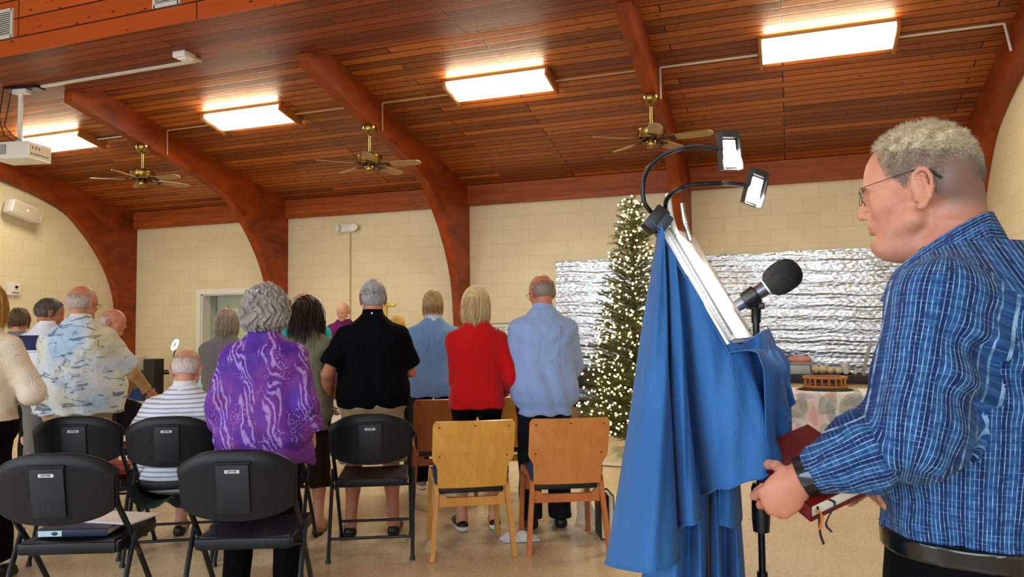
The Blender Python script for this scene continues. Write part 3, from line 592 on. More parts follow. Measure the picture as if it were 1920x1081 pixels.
# ================================================================ WOODEN CHAIRS
def wood_mat(name, lo, hi):
    t = NT(name); g = t.noise(t.map(t.obj(), (5, 5, 1.2)), 2.2, 5, .6, 1.2); t.bs(Base_Color=t.ramp(g, [(.3, lo), (.7, hi)]), Roughness=.33); return t.m
WM = [wood_mat('golden_ply', srgb(204, 146, 60), srgb(224, 170, 80)), wood_mat('orange_ply', srgb(196, 122, 62), srgb(214, 142, 80)), wood_mat('brown_ply', srgb(156, 88, 40), srgb(180, 106, 54))]
WF = [wood_mat('golden_frame', srgb(190, 128, 54), srgb(214, 156, 78)), wood_mat('orange_frame', srgb(176, 96, 48), srgb(198, 118, 62)), wood_mat('brown_frame', srgb(146, 74, 32), srgb(170, 94, 46))]
M_pad = plain('blue_upholstery', srgb(34, 52, 78), .9, bump=.4, bscale=500)
def wood_chair(k):
    r = empty('plywood_chair')
    b = MB(); top, bot = .815, .412
    def outline():
        pts = [(-.206, bot), (-.211, .53), (-.220, .555), (-.236, .575), (-.243, .6), (-.243, top-.02), (-.228, top)]
        return pts + [(-x, z) for x, z in pts[::-1]]
    ol = outline(); A = []
    zs = np.concatenate([np.linspace(bot, .53, 6), np.linspace(.54, .6, 7), np.linspace(.64, top-.02, 6), np.linspace(top-.014, top, 4)])
    left = ol[:7]
    for z in zs:
        w = np.interp(z, [p[1] for p in left], [-p[0] for p in left])
        A.append([(u*w, -.215-.13*(max(0, z-.41)/.405)**1.1-.022*(1-(u*w/.24)**2), z) for u in np.linspace(-1, 1, 15)])
    bb = b.grid(A, .014).build('backrest', WM[k], r)
    for x, z in [(-.205, .782), (0, .79), (.205, .782), (-.2, .605), (.2, .605)]:
        y = -.215-.13*((z-.41)/.405)**1.1-.022*(1-(x/.24)**2)
        MB().lathe([(.0045, -.004), (.0045, .002), (0, .003)], (x, y-.003, z), 10, Matrix.Rotation(R(90), 3, 'X')).build('screw', M_dark, bb)
    MB().box((0, .0, .445), (.45, .42, .06), bev=.03).build('seat_cushion', M_pad, r)
    MB().box((0, -.005, .398), (.39, .395, .05), bev=.01).build('seat_pan', M_blk, r)
    MB().box((0, -.235, .60), (.40, .05, .30), Matrix.Rotation(R(18), 3, 'X'), bev=.022).box((0, -.175, .50), (.46, .07, .10), bev=.03).build('back_cushion', M_pad, r)
    for sx in (-1, 1):
        X = sx*.215
        path = spline([(X+sx*.03, -.265, 0), (X+sx*.015, -.235, .2), (X, -.21, .36), (X, -.18, .425), (X, -.1, .445), (X, .1, .45), (X, .18, .44), (X, .215, .39), (X+sx*.005, .235, .2), (X+sx*.01, .245, 0)], 44)
        m_ = MB(); vs = []; n_ = len(path)
        for i, p in enumerate(path):
            t = path[min(i+1, n_-1)]-path[max(i-1, 0)]; t = t/np.linalg.norm(t); xx = np.array([1, 0, 0.]); nn = np.cross(t, xx)
            for a_, b_ in ((-1, -1), (1, -1), (1, 1), (-1, 1)): vs.append(p+xx*a_*.014+nn*b_*.019)
        fs = [(i*4+q, i*4+(q+1) % 4, (i+1)*4+(q+1) % 4, (i+1)*4+q) for i in range(n_-1) for q in range(4)]+[(0, 1, 2, 3), ((n_-1)*4+3, (n_-1)*4+2, (n_-1)*4+1, (n_-1)*4)]
        m_.add(vs, fs); m_.build('leg_frame', WF[k], r)
    for y in (-.205, .195):
        ap = MB(); ap.prism([(-.20, .300), (.20, .300), (.20, .372), (.17, .372), (.15, .350), (-.15, .350), (-.17, .372), (-.20, .372)], 1, y-.012, y+.012); ap.build('apron', WF[k], r)
    return r
def wput(o, x, y, rz, lab): return put(o, x, y, rz, lab, 'chair', 'plywood chairs with blue cushions')
def wat(x, y, rz, sx=-1):
    c_, s_ = math.cos(R(rz)), math.sin(R(rz)); lx, ly = sx*.245, -.265
    return x-(lx*c_-ly*s_), y-(lx*s_+ly*c_)
WC = [wood_chair(0), wood_chair(1), wood_chair(2)]
WG = wat(-1.99, 4.0, 31); wput(WC[0], *WG, 31, 'golden plywood chair behind the woman in red')
WH = wat(-1.49, 4.28, 27); wput(WC[1], *WH, 27, 'orange-brown plywood chair behind the man in pale blue')
def wtop(px, py, rz, ht=.81):
    p = on(px, py, 2, ht); c_, s_ = math.cos(R(rz)), math.sin(R(rz)); ly = -.35; return p[0]+ly*s_, p[1]-ly*c_
WI = wtop(836, 750, 31); wput(WC[2], *WI, 31, 'darker brown plywood chair one row further, left of the red sweater')
WJ = wtop(985, 745, 31); wput(copy_tree(WC[0]), *WJ, 31, 'golden plywood chair edge between the red sweater and pale blue shirt')
# books on chairs ----------------------------------------------------------
M_page = plain('book_pages', srgb(226, 220, 204), .8); 
def book(name, w, d, h, cov, loc, rz, lab, cat='book', grp=None, tilt=0., ms=None):
    r = empty(name, loc, rz, lab, cat, grp); r.rotation_euler = (tilt, 0, rz)
    MB().box((0, 0, .002), (w, d, .004), bev=.001).box((0, 0, h-.002), (w, d, .004), bev=.001).box((0, -d/2+.003, h/2), (w, .006, h), bev=.001).build('cover', cov, r)
    MB().box((0, .002, h/2), (w-.012, d-.014, h-.008)).build('page_block', M_page, r); return r
def rel(ch, x, y, z, rz):
    c_, s_ = math.cos(R(rz)), math.sin(R(rz)); return (ch[0]+x*c_-y*s_, ch[1]+x*s_+y*c_, z)
M_navy = plain('navy_cover', srgb(24, 34, 62), .45); M_navy2 = plain('bright_navy_cover', srgb(24, 44, 104), .45); M_redc = plain('red_cover', srgb(150, 40, 30), .5); M_maroon = plain('maroon_cover', srgb(110, 22, 20), .5); M_paper = plain('white_paper', srgb(232, 232, 228), .8)
bA = book('hymn_book', .30, .24, .032, M_navy, rel(CA, -.02, .0, .463, 24), R(24), 'dark navy book lying on the nearest left folding chair')
lb = MB().box((-.09, -.1222, .016), (.1, .002, .024)).build('spine_label', plain('pale_label', srgb(190, 214, 226), .5), bA); MB().lathe([(.014, 0), (.012, .001), (0, .001)], (-.07, -.1234, .016), 16, Matrix.Rotation(R(90), 3, 'X'), sy=.6).build('label_oval', plain('label_dark', srgb(50, 60, 66), .5), lb)
tag(MB().box((0, 0, .004), (.24, .19, .008), Matrix.Rotation(R(-16), 3, 'Z')).build('paper_booklet', M_paper, None, rel(CA, .12, .05, .496, 24), R(24)), 'white paper booklet lying on the navy book', 'booklet')
book('hymn_book', .2, .15, .035, M_redc, rel(CE, .12, -.02, .463, 30), R(48), 'upper-left red hymnal on the chair behind the tropical shirt')
book('hymn_book', .2, .15, .035, M_redc, rel(CE, .16, -.04, .499, 30), R(18), 'red hymnal topmost of the pile on the chair behind the tropical shirt')
book('hymn_book', .2, .15, .03, plain('olive_cover', srgb(90, 84, 62), .6), (rel(CE, .17, .13, .463, 30)), R(25), 'olive-edged book beneath the red hymnals')
# binders standing on the floor right of the orange chair
for k, (px_, lab, mt) in enumerate([(1127, 'black slim book standing on the floor beside the orange chair', M_black), (1141, 'white-paged binder standing on the floor, outer one beside the orange chair', plain('binder_grey', srgb(56, 60, 58), .5))]):
    g = on(px_, 1003, 2, 0); r = empty('standing_book', (g[0], g[1], 0), R(24), lab, 'book')
    MB().box((0, 0, .14), (.028, .21, .26)).build('page_block', M_page, r); MB().box((-.017, 0, .14), (.004, .23, .28)).box((.017, 0, .14), (.004, .23, .28)).box((0, .113, .14), (.036, .004, .28)).build('cover', mt, r)
    MB().box((-.01, -.02, .295), (.012, .001, .05)).build('page_tab', M_grey, r) if k == 0 else None
pb = on(1098, 985, 2, 0); A = [[(.16*(u-.5)*(1-.75*v)+.01*math.sin(v*9), .09*math.sin(u*5)*(1-v)+.02*v, .30*v+.004) for v in np.linspace(0, 1, 12)] for u in np.linspace(0, 1, 14)]
t = NT('clear_bag'); t.bs(Base_Color=srgb(206, 210, 220), Roughness=.2, Alpha=.45); t.bump(t.noise(t.obj(), 60, 3), .8, .01)
tag(MB().grid(A, .002).build('plastic_bag', t.m, None, (pb[0], pb[1], 0), R(20)), 'thin clear plastic bag leaning inside the orange chair legs', 'bag')
wc = on(975, 1012, 2, 0); A = []
for u in np.linspace(0, 1, 40):
    A.append([(.24*(u-.5)+.01*math.sin(v*8), .12*(v-.5), .004+.055*math.sin(math.pi*v)*(.5+.5*abs(math.sin(u*7.5)))*math.sin(math.pi*min(1, max(0, u)))**.5) for v in np.linspace(0, 1, 16)])
tag(MB().grid(A, .004).build('white_cloth', plain('white_cotton', srgb(226, 226, 230), .9), None, (wc[0], wc[1], 0), R(26)), 'crumpled white cloth on the floor by the wooden chair legs', 'cloth')
# ================================================================ CHRISTMAS TREE
def tree():
    r2 = np.random.default_rng(3); g = on(1193, 858, 2, 0); base = np.array([g[0], g[1], 0])
    root = empty('christmas_tree', tuple(base), 0, 'tall slim Christmas tree wound with warm white lights against the back wall', 'tree')
    H = 2.70; Rb = .56
    def rad(z): return Rb*((H-z)/(H-.25))**.82+.012
    V, F = [], []; bulbs = []; BV, BF = [], []
    def tri_tube(pts, r0, r1, VV, FF):
        o = len(VV); n = len(pts); pts = np.array(pts)
        t = pts[-1]-pts[0]; t /= np.linalg.norm(t)+1e-9; a = np.cross(t, [0, 0, 1.]); a /= np.linalg.norm(a)+1e-9; b = np.cross(t, a)
        for i, p in enumerate(pts):
            r = r0+(r1-r0)*i/(n-1)
            for k in range(3): w = 2.094*k; VV.append(p+a*math.cos(w)*r+b*math.sin(w)*r)
        for i in range(n-1):
            for k in range(3): FF.append((o+i*3+k, o+i*3+(k+1) % 3, o+(i+1)*3+(k+1) % 3, o+(i+1)*3+k))
    NV, NF = [], []
    z = .28; k = 0
    while z < H-.04:
        nb = max(5, int(20*(1-z/H)+6))
        for j in range(nb):
            a = 2*math.pi*(j+r2.random()*.7)/nb+k*1.3; L = rad(z)*r2.uniform(.82, 1.14); rise = .15+.35*(z/H)
            d = np.array([math.cos(a), math.sin(a), 0]); zz = z+r2.uniform(-.04, .04)
            pts = [np.array([0, 0, zz-L*.1])+d*L*t+np.array([0, 0, L*rise*t**1.5]) for t in np.linspace(0, 1, 5)]
            tri_tube(pts, .007, .003, BV, BF)
            side = np.array([-d[1], d[0], 0])
            sprays = [(pts[-1]-pts[2], pts[2], .5*L+.05)]
            for q, t in enumerate(np.linspace(.28, .92, max(3, int(L/.07)))):
                p = pts[0]*0+np.array([0, 0, zz-L*.1])+d*L*t+np.array([0, 0, L*rise*t**1.5]); s = 1 if q % 2 else -1
                v = d*.75+side*s*r2.uniform(.5, .9)+np.array([0, 0, r2.uniform(-.1, .45)]); sprays.append((v, p, r2.uniform(.07, .13)*(1.1-.4*t)+.02))
            for v, p, l in sprays:
                v = v/np.linalg.norm(v); e = p+v*l; tri_tube([p, (p+e)/2+[0, 0, .004], e], .003, .0015, BV, BF)
                sp = np.cross(v, [0, 0, 1.]); sp /= np.linalg.norm(sp)+1e-9; up_ = np.cross(sp, v); m_ = int(l/.0052)
                for i in range(m_):
                    c0 = p+v*l*(i/m_); w = r2.uniform(0, 6.283); dd = (sp*math.cos(w)+up_*math.sin(w))*.8+v*.75; dd /= np.linalg.norm(dd); ln = r2.uniform(.022, .034)
                    q1 = np.cross(dd, v); q1 = q1/(np.linalg.norm(q1)+1e-9)*.0025; o = len(NV)
                    NV += [c0-q1, c0+q1, c0+dd*ln*.8+q1*.8, c0+dd*ln, c0+dd*ln*.8-q1*.8]; NF.append((o, o+1, o+2, o+3)); NF.append((o, o+3, o+4, o+4))
                if r2.random() < .20: bulbs.append(e+np.array([0, 0, .004]))
        z += .062+.012*(1-z/H); k += 1
    # needles mesh (mixed tris kept as quads)
    NVa = np.array(NV); NFa = [f if f[2] != f[3] else f[:3] for f in NF]
    t = NT('fir_needles'); n_ = t.noise(t.obj(), 5, 3); t.bs(Base_Color=t.ramp(n_, [(.3, srgb(44, 62, 26)), (.7, srgb(104, 118, 50))]), Roughness=.6)
    me = bpy.data.meshes.new('foliage'); me.from_pydata(NVa.tolist(), [], NFa); me.materials.append(t.m); fo = bpy.data.objects.new('foliage', me); C.objects.link(fo); fo.parent = root
    np_mesh('branches', BV, BF, plain('branch_brown', srgb(58, 44, 26), .8), root)
    MB().lathe([(.03, 0), (.028, 1.2), (.012, 2.5), (.004, H+.02)], n=12).build('trunk', plain('trunk_brown', srgb(60, 42, 26), .8), root)
    st = MB(); [st.tube([(0, 0, .12), (.28*math.cos(a), .28*math.sin(a), .01)], .012, 8) for a in (0, 1.57, 3.14, 4.71)]; st.build('tree_stand', plain('stand_green', srgb(24, 50, 30), .5), root)
    # bulbs: spiral strings plus tips
    for i in range(260):
        zz = .32+(H-.35)*(i/260)**1.02; a = i*.62+r2.uniform(-.12, .12); rr = rad(zz)*r2.uniform(.80, 1.0); bulbs.append(np.array([rr*math.cos(a), rr*math.sin(a), zz+.06*math.sin(i*.4)]))
    bulbs.append(np.array([0, 0, H+.03]))
    bulbs = np.array(bulbs); view = np.array([0-base[0], 0-base[1], 0]); view /= np.linalg.norm(view)
    front = bulbs@view; order = np.argsort(-front); print('bulbs', len(bulbs))
    M_b = plain('warm_bulb', (1, .8, .4, 1), .4, emit=(1, .72, .30, 1), es=17)
    bm = bmesh.new(); bmesh.ops.create_icosphere(bm, subdivisions=1, radius=.0102); me0 = bpy.data.meshes.new('light_bulb'); bm.to_mesh(me0); bm.free(); me0.materials.append(M_b)
    sv = np.array([v.co[:] for v in me0.vertices]); sf = np.array([p.vertices[:] for p in me0.polygons])
    for i in order[:100]:
        o = bpy.data.objects.new('light_bulb', me0); C.objects.link(o); o.parent = root; o.location = tuple(bulbs[i])
    rest = bulbs[order[100:]]; VV = (sv[None]+rest[:, None]).reshape(-1, 3); FF = (sf[None]+(np.arange(len(rest))*len(sv))[:, None, None]).reshape(-1, 3)
    o = np_mesh('light_bulbs', VV, FF, M_b, root); o['kind'] = 'stuff'
    # skirt
    A = []
    for a in np.linspace(0, 2*math.pi, 72):
        A.append([(q*.58*math.cos(a)*(1+.05*math.sin(a*5)), q*.58*math.sin(a)*(1+.05*math.sin(a*5)), .012+.085*(1-q)**.8*(1+.3*math.sin(a*9))+.035*max(0, math.sin(a*7+q*5))*math.sin(q*3.1)) for q in np.linspace(.06, 1, 14)])
    t = NT('tree_skirt'); n_ = t.noise(t.obj(), 7, 4); t.bs(Base_Color=t.ramp(n_, [(.35, srgb(160, 190, 176)), (.45, srgb(236, 232, 214)), (.7, srgb(242, 238, 226))]), Roughness=.9)
    sk = MB().grid(A, .006).build('tree_skirt', t.m, None, (base[0], base[1], 0)); tag(sk, 'crumpled pale tree skirt with green patches around the foot of the Christmas tree', 'tree skirt')
tree()
# ================================================================ MUSIC STAND
CR = np.array([math.cos(R(YAW)), math.sin(R(YAW)), 0]); CF = np.array([-math.sin(R(YAW)), math.cos(R(YAW)), 0]); CU = np.array([0, 0, 1.])
TL = P(1241, 413, 1.47); wv = CR*.430+CF*.903; wv /= np.linalg.norm(wv); hs = CR*.903-CF*.430
BLp = P(1379, 640, 1.43)
sd = hs*((BLp-TL)@hs)+CU*((BLp-TL)@CU); SL = np.linalg.norm(sd); sd /= SL          # slope direction, down
nv = np.cross(wv, sd); nv = nv if nv[2] > 0 else -nv                                # faces the reader
DW = .31
def D(w, s, n=0.): return TL+wv*w+sd*s+nv*n                                         # point on the desk
ms = empty('music_stand', tuple(np.array([*(D(DW/2, SL*.6)[:2]), 0])), 0, 'music stand hidden under a blue cloth, desk tilted toward the man in plaid', 'music stand')
def inv(pts, o): L = np.array(o.location); return [np.array(p)-L for p in pts]
def mb_rel(fn, name, mat, root):
    m_ = MB(); fn(m_); L = Vector(root.location); m_.v = [tuple(Vector(v)-L) for v in m_.v]; return m_.build(name, mat, root)
RM = Mat3(Vector(wv), Vector(sd), Vector(nv))
mb_rel(lambda m_: m_.box(D(DW/2+.01, SL/2+.01, -.026), (DW-.01, SL+.0, .006), RM).box(D(DW/2+.01, SL+.012, -.014), (DW-.01, .006, .024), RM), 'desk', M_blk, ms)
pc_ = D(DW/2, SL*.55, -.03)
mb_rel(lambda m_: m_.tube([(pc_[0], pc_[1], .05), tuple(pc_)], .012, 12).tube([(pc_[0], pc_[1], .03), (pc_[0], pc_[1], .7)], .016, 12), 'pole', M_blk, ms)
for k in range(3):
    a = 2.1*k+.4; mb_rel(lambda m_: m_.tube([(pc_[0], pc_[1], .16), (pc_[0]+.12*math.cos(a), pc_[1]+.12*math.sin(a), .10), (pc_[0]+.27*math.cos(a), pc_[1]+.27*math.sin(a), .011)], .009, 8), 'leg', M_blk, ms)
# binder and sheets
bn = empty('open_binder', tuple(D(DW/2, SL/2)), 0, 'white binder with protected sheets resting on the blue-draped stand', 'binder')
M_bw = plain('binder_white', srgb(236, 236, 240), .35); M_sheet = plain('sheet_paper', srgb(238, 236, 228), .35)
mb_rel(lambda m_: m_.box(D(DW/2, SL/2, -.010), (DW, SL, .006), RM, bev=.002), 'cover', M_bw, bn)
def pgs():
    t = NT('printed_sheet'); g = t.n('ShaderNodeNewGeometry').outputs['Position']
    def dot(v, c): return t.n('ShaderNodeVectorMath', {0: t.n('ShaderNodeVectorMath', {0: g, 1: tuple(TL)}, operation='SUBTRACT').outputs[0], 1: tuple(v)}, operation='DOT_PRODUCT').outputs['Value']
    tc = t.obj(); o = t.n('ShaderNodeVectorMath', {0: tc, 1: tuple(sd)}, operation='DOT_PRODUCT').outputs['Value']; u = t.n('ShaderNodeVectorMath', {0: tc, 1: tuple(wv)}, operation='DOT_PRODUCT').outputs['Value']
    ln = t.math('GREATER_THAN', t.math('SINE', t.math('MULTIPLY', o, 620.)), .35); wd_ = t.math('GREATER_THAN', t.noise(t.comb(t.math('MULTIPLY', u, 110.), t.math('MULTIPLY', o, 100.), 0.), 1., 1), .46)
    ink = t.math('MULTIPLY', t.math('MULTIPLY', ln, wd_), .22); t.bs(Base_Color=t.mix(ink, srgb(240, 238, 230), srgb(110, 110, 116)), Roughness=.3); return t.m
mb_rel(lambda m_: m_.box(D(DW*.53, SL*.5, -.003), (DW*.86, SL*.96, .008), RM, bev=.001), 'sheet_stack', pgs(), bn)
mb_rel(lambda m_: m_.box(D(.028, SL*.5, .002), (.004, SL*.9, .004), RM), 'crease', M_grey, bn)
for s in (.26, .58, .92): mb_rel(lambda m_: m_.box(D(DW*.93, SL*s, .003), (.03, .003, .003), RM), 'sheet_tab', M_grey, bn)
for w in (.04, .17):   # two bulldog clips on the top edge
    cl_ = empty('paper_clip', tuple(D(w, 0)), 0, ['pale clip at the near top corner of the white binder', 'metal wire clip on the top edge of the white binder, farther one'][w > .1], 'clip')
    mb_rel(lambda m_: m_.tube([D(w, .03, .004), D(w, -.005, .012), D(w, -.05, .030)], .005, 8).tube([D(w+.012, .03, .004), D(w+.012, -.005, .012), D(w, -.05, .030)], .004, 8), 'lever', [M_white, plain('clip_steel', srgb(170, 170, 170), .25, 1.)][w > .1], cl_)
# cloth
M_blue = NT('blue_cloth'); wvv = M_blue.noise(M_blue.map(M_blue.obj(), (1, 1, 1)), 900, 2); c_ = M_blue.noise(M_blue.obj(), 3.5, 3)
M_blue.bs(Base_Color=M_blue.ramp(c_, [(.3, srgb(26, 84, 146)), (.7, srgb(38, 106, 172))]), Roughness=.75); M_blue.b.inputs['Sheen Weight'].default_value = .05
hh = M_blue.noise(M_blue.map(M_blue.obj(), (1, 1, .5)), 14, 4, .6, .8); M_blue.bump(M_blue.math('ADD', M_blue.math('MULTIPLY', wvv, .06), hh), .6, .014)
cpsA = [ # top px,py,depth -> hem px,py,depth
 (1262, 418, 1.66, 1175, 1050, 1.78), (1240, 416, 1.56, 1142, 1052, 1.62), (1237, 410, 1.50, 1136, 1056, 1.50), (1238, 414, 1.47, 1168, 1064, 1.41), (1240, 420, 1.455, 1215, 1072, 1.35), (1243, 428, 1.45, 1252, 1062, 1.36),
 (1246, 438, 1.45, 1272, 1048, 1.41), (1247, 445, 1.475, 1262, 1020, 1.50), (1249, 452, 1.47, 1264, 990, 1.50),
 (1253, 462, 1.45, 1280, 986, 1.40), (1262, 474, 1.445, 1300, 980, 1.385), (1268, 486, 1.445, 1313, 972, 1.42), (1268, 494, 1.47, 1300, 940, 1.53),
 (1276, 502, 1.46, 1318, 925, 1.50), (1290, 520, 1.44, 1338, 918, 1.40), (1312, 556, 1.43, 1366, 912, 1.36), (1340, 600, 1.425, 1402, 902, 1.345), (1362, 632, 1.42, 1438, 888, 1.345),
 (1384, 645, 1.42, 1472, 868, 1.365), (1398, 641, 1.435, 1462, 852, 1.45), (1408, 634, 1.46, 1452, 835, 1.50), (1420, 627, 1.47, 1471, 824, 1.47), (1430, 620, 1.49, 1485, 818, 1.50), (1434, 618, 1.53, 1470, 800, 1.58),
 (1438, 618, 1.55, 1478, 788, 1.58), (1444, 622, 1.57, 1483, 778, 1.60), (1446, 624, 1.61, 1476, 766, 1.68), (1450, 630, 1.64, 1489, 750, 1.68), (1440, 612, 1.76, 1470, 735, 1.85)]
def drape(cps, nu, nv, hemw=.004):
    top = spline([P(a, b, d) for a, b, d, *_ in cps], nu); bot = spline([P(a, b, d) for *_, a, b, d in cps], nu); A = np.zeros((nu, nv, 3))
    for j, v in enumerate(np.linspace(0, 1, nv)):
        A[:, j] = top*(1-v)+bot*v
        s = v**.75*(1-v)*.05; A[:, j, 2] += 0; 
        A[:, j] += (CR*np.sin(np.arange(nu)*.21+v*5)[:, None]*.0022+CF*np.sin(np.arange(nu)*.33+v*9)[:, None]*.003)*min(1, v*3)
        if v > .94: A[:, j, 2] += hemw*.4*np.sin(np.arange(nu)*.31)*(v-.94)/.06
    return A
cl2 = MB(); A1 = drape(cpsA, 330, 60); cl2.grid(A1, .0022)
# hem roll
hem = [tuple(p) for p in A1[:, -1]]; cl2.tube(hem, .0030, 6)
# top: cloth lying over the back of the desk and beneath the binder
Dk = [[D(w, s, -.0165+.0015*math.sin(w*60)) for s in np.linspace(-.006, SL+.02, 14)] for w in np.linspace(-.004, DW+.03, 24)]; cl2.grid(np.array(Dk), -.002)
# front lip: cloth gathers over the lower ledge
lip = [[D(w, SL+.015, -.016+.0)*(1-q)+D(w, SL+.04, .028)*q+nv*.01*math.sin(q*3.1) for q in np.linspace(0, 1, 8)]+[D(w, SL+.05, .024)-CU*.02-CU*.16*q+hs*(.012+.01*math.sin(w*55)) for q in np.linspace(0, 1, 8)] for w in np.linspace(-.005, DW+.05, 40)]; cl2.grid(np.array(lip), -.002)
# inner, longer layer hanging behind
cpsB = [(1262, 700, 1.60, 1190, 1180, 1.64), (1270, 700, 1.55, 1235, 1190, 1.50), (1290, 700, 1.52, 1262, 1190, 1.46), (1296, 700, 1.55, 1290, 1190, 1.55), (1310, 700, 1.53, 1312, 1200, 1.46), (1325, 700, 1.56, 1330, 1200, 1.56), (1338, 700, 1.53, 1352, 1200, 1.48), (1350, 700, 1.57, 1362, 1200, 1.60), (1364, 700, 1.54, 1392, 1200, 1.50), (1372, 700, 1.56, 1402, 1200, 1.55), (1368, 700, 1.66, 1396, 1200, 1.70)]
cl2.grid(drape(cpsB, 120, 40), .0022)
cpsC = [(1345, 700, 1.52, 1350, 985, 1.50), (1358, 700, 1.51, 1372, 990, 1.49), (1368, 700, 1.52, 1386, 985, 1.53), (1366, 700, 1.58, 1391, 965, 1.62)]
cl2.grid(drape(cpsC, 50, 30), .0022)
tag(cl2.build('blue_cloth', M_blue.m), 'blue cloth draped in deep folds over the music stand', 'cloth')
# clip lamp with two heads
cl_ = empty('clip_reading_lamp', tuple(P(1240, 412, 1.50)), 0, 'black clip-on reading lamp with two lit gooseneck heads on the music stand', 'lamp')
def qb(p, s, rot, name, mat, bev=.003): return mb_rel(lambda m_: m_.box(p, s, rot, bev=bev), name, mat, cl_)
RA = Mat3(Vector(CR*math.cos(.5)-CU*math.sin(.5)).normalized(), Vector(CF), Vector(CR*math.sin(.5)+CU*math.cos(.5)).normalized())
k1 = Mat3(Vector(CR*.62+CU*.78).normalized(), Vector(CF), Vector(CU*.62-CR*.78).normalized())
qb(P(1228, 412, 1.50), (.052, .05, .032), k1, 'clamp_body', M_black, .006)
qb(P(1243, 420, 1.482), (.036, .045, .020), k1, 'clamp_jaw', plain('slate_plastic', srgb(34, 44, 54), .5), .004)
g1 = [P(x, y, d) for x, y, d in [(1224, 402, 1.50), (1208, 378, 1.50), (1206, 345, 1.50), (1216, 315, 1.49), (1240, 292, 1.48), (1275, 279, 1.47), (1310, 274, 1.45), (1345, 279, 1.43)]]
g2 = [P(x, y, d) for x, y, d in [(1246, 398, 1.49), (1250, 375, 1.49), (1266, 358, 1.49), (1295, 347, 1.50), (1340, 344, 1.51), (1370, 344, 1.52), (1398, 348, 1.53)]]
for g in (g1, g2):
    pts = spline(g, 160); rr = [.0042+.0007*(i % 2) for i in range(160)]
    mb_rel(lambda m_: m_.tube(pts, rr, 10), 'gooseneck', plain('gooseneck_black', srgb(30, 30, 34), .25, .6), cl_)
M_lit = plain('lit_panel', (1, 1, 1, 1), .4, emit=(1, 1, 1, 1), es=9); M_hood = plain('hood_grey', srgb(50, 46, 44), .5, .2)
for (cx, cy, d, tilt, yaw_) in [(1368, 288, 1.43, -4, 0), (1415, 357, 1.53, 15, 0)]:
    c0 = P(cx, cy, d); a = R(tilt); up_ = CU*math.cos(a)+CR*math.sin(a); ri = CR*math.cos(a)-CU*math.sin(a)
    # panel faces the camera side and the binder: normal between -CF and right
    nn = -CF*.95+ri*.34-CU*.2; nn = nn-up_*(nn@up_); nn /= np.linalg.norm(nn); ss = np.cross(up_, nn)
    M3 = Mat3(Vector(ss), Vector(nn), Vector(up_))
    hd = mb_rel(lambda m_: m_.box(c0-nn*.006, (.034, .012, .062), M3, bev=.003).box(c0-nn*.002+up_*.036, (.040, .024, .014), M3, bev=.003).box(c0+ss*.021, (.003, .015, .062), M3).box(c0-ss*.021, (.003, .015, .062), M3), 'lamp_head', M_hood, cl_)
    q = MB(); q.box(c0+nn*.0015, (.026, .004, .052), M3, bev=.002); L = Vector(cl_.location); q.v = [tuple(Vector(v)-L) for v in q.v]; po = q.build('lit_panel', M_lit, hd)
    li = bpy.data.lights.new('reading_light', 'AREA'); li.size = .03; li.energy = 4.; li.spread = R(75); li.color = (1, .98, .95); lo = bpy.data.objects.new('reading_light', li); C.objects.link(lo)
    lo.location = Vector(c0+nn*.008); aim = D(DW*.5, SL*.3)-c0; lo.rotation_euler = Vector(aim).to_track_quat('-Z', 'Y').to_euler()
# ================================================================ MICROPHONE
mt = P(1417, 588, 1.64); mc = empty('microphone_stand', (mt[0], mt[1], 0), 0, 'black microphone stand behind the blue cloth', 'stand')
M_mic = plain('mic_stand_black', srgb(12, 12, 14), .35, .3)
dz = mt[2]
MB().tube([(0, 0, .62), (0, 0, dz-.02)], .0075, 12).build('upper_pole', M_mic, mc)
MB().tube([(0, 0, .04), (0, 0, .83)], .0115, 12).build('lower_pole', M_mic, mc)
zc = P(1424, 940, 1.64)[2]; MB().lathe([(.0, zc-.06), (.017, zc-.058), (.019, zc-.03), (.019, zc+.035), (.015, zc+.045), (0, zc+.045)], n=16).build('clutch', M_black, mc)
MB().lathe([(0, 0), (.14, 0), (.14, .012), (.03, .03), (0, .03)], n=40).build('base', M_mic, mc)
mp = empty('microphone', tuple(mt), 0, 'dark microphone with a black foam windscreen beside the binder', 'microphone')
def Pm(x, y, d=1.62): return P(x, y, d)
a0, a1 = Pm(1385, 572, 1.63), Pm(1470, 517, 1.60); ax = (a1-a0)/np.linalg.norm(a1-a0); Mx = Vector(ax).to_track_quat('Z', 'Y').to_matrix()
def lat(prof, name, mat, root, c0): 
    m_ = MB(); m_.lathe(prof, tuple(np.array(c0)-np.array(root.location)), 28, Mx); return m_.build(name, mat, root)
L_ = np.linalg.norm(a1-a0)
lat([(0, -.005), (.0125, -.005), (.014, L_*.3), (.0165, L_*.62), (.017, L_*.8), (0, L_*.8)], 'barrel', plain('mic_metal', srgb(96, 100, 106), .3, .8), mp, a0)
lat([(.0166, L_*.60), (.0178, L_*.60), (.0178, L_*.66), (.0166, L_*.66)], 'white_ring', M_white, mp, a0)
lat([(0, L_*.62), (.018, L_*.63), (.028, L_*.70), (.033, L_*.82), (.0345, L_*.95), (.034, L_*1.08), (.030, L_*1.20), (.020, L_*1.29), (.008, L_*1.325), (0, L_*1.33)], 'foam_windscreen', plain('foam', srgb(5, 5, 6), .95, bump=.8, bscale=700), mp, a0)
mclip = MB(); mclip.lathe([(.0155, L_*.12), (.0195, L_*.14), (.021, L_*.40), (.0175, L_*.42)], tuple(a0-np.array(mt)), 20, Mx)
mclip.tube([tuple(Pm(1407, 562, 1.63)-mt), tuple(Pm(1418, 575, 1.64)-mt), (0, 0, -.02)], [.010, .011, .010], 10).box(tuple(Pm(1416, 573, 1.64)-mt), (.04, .018, .016), bev=.004)
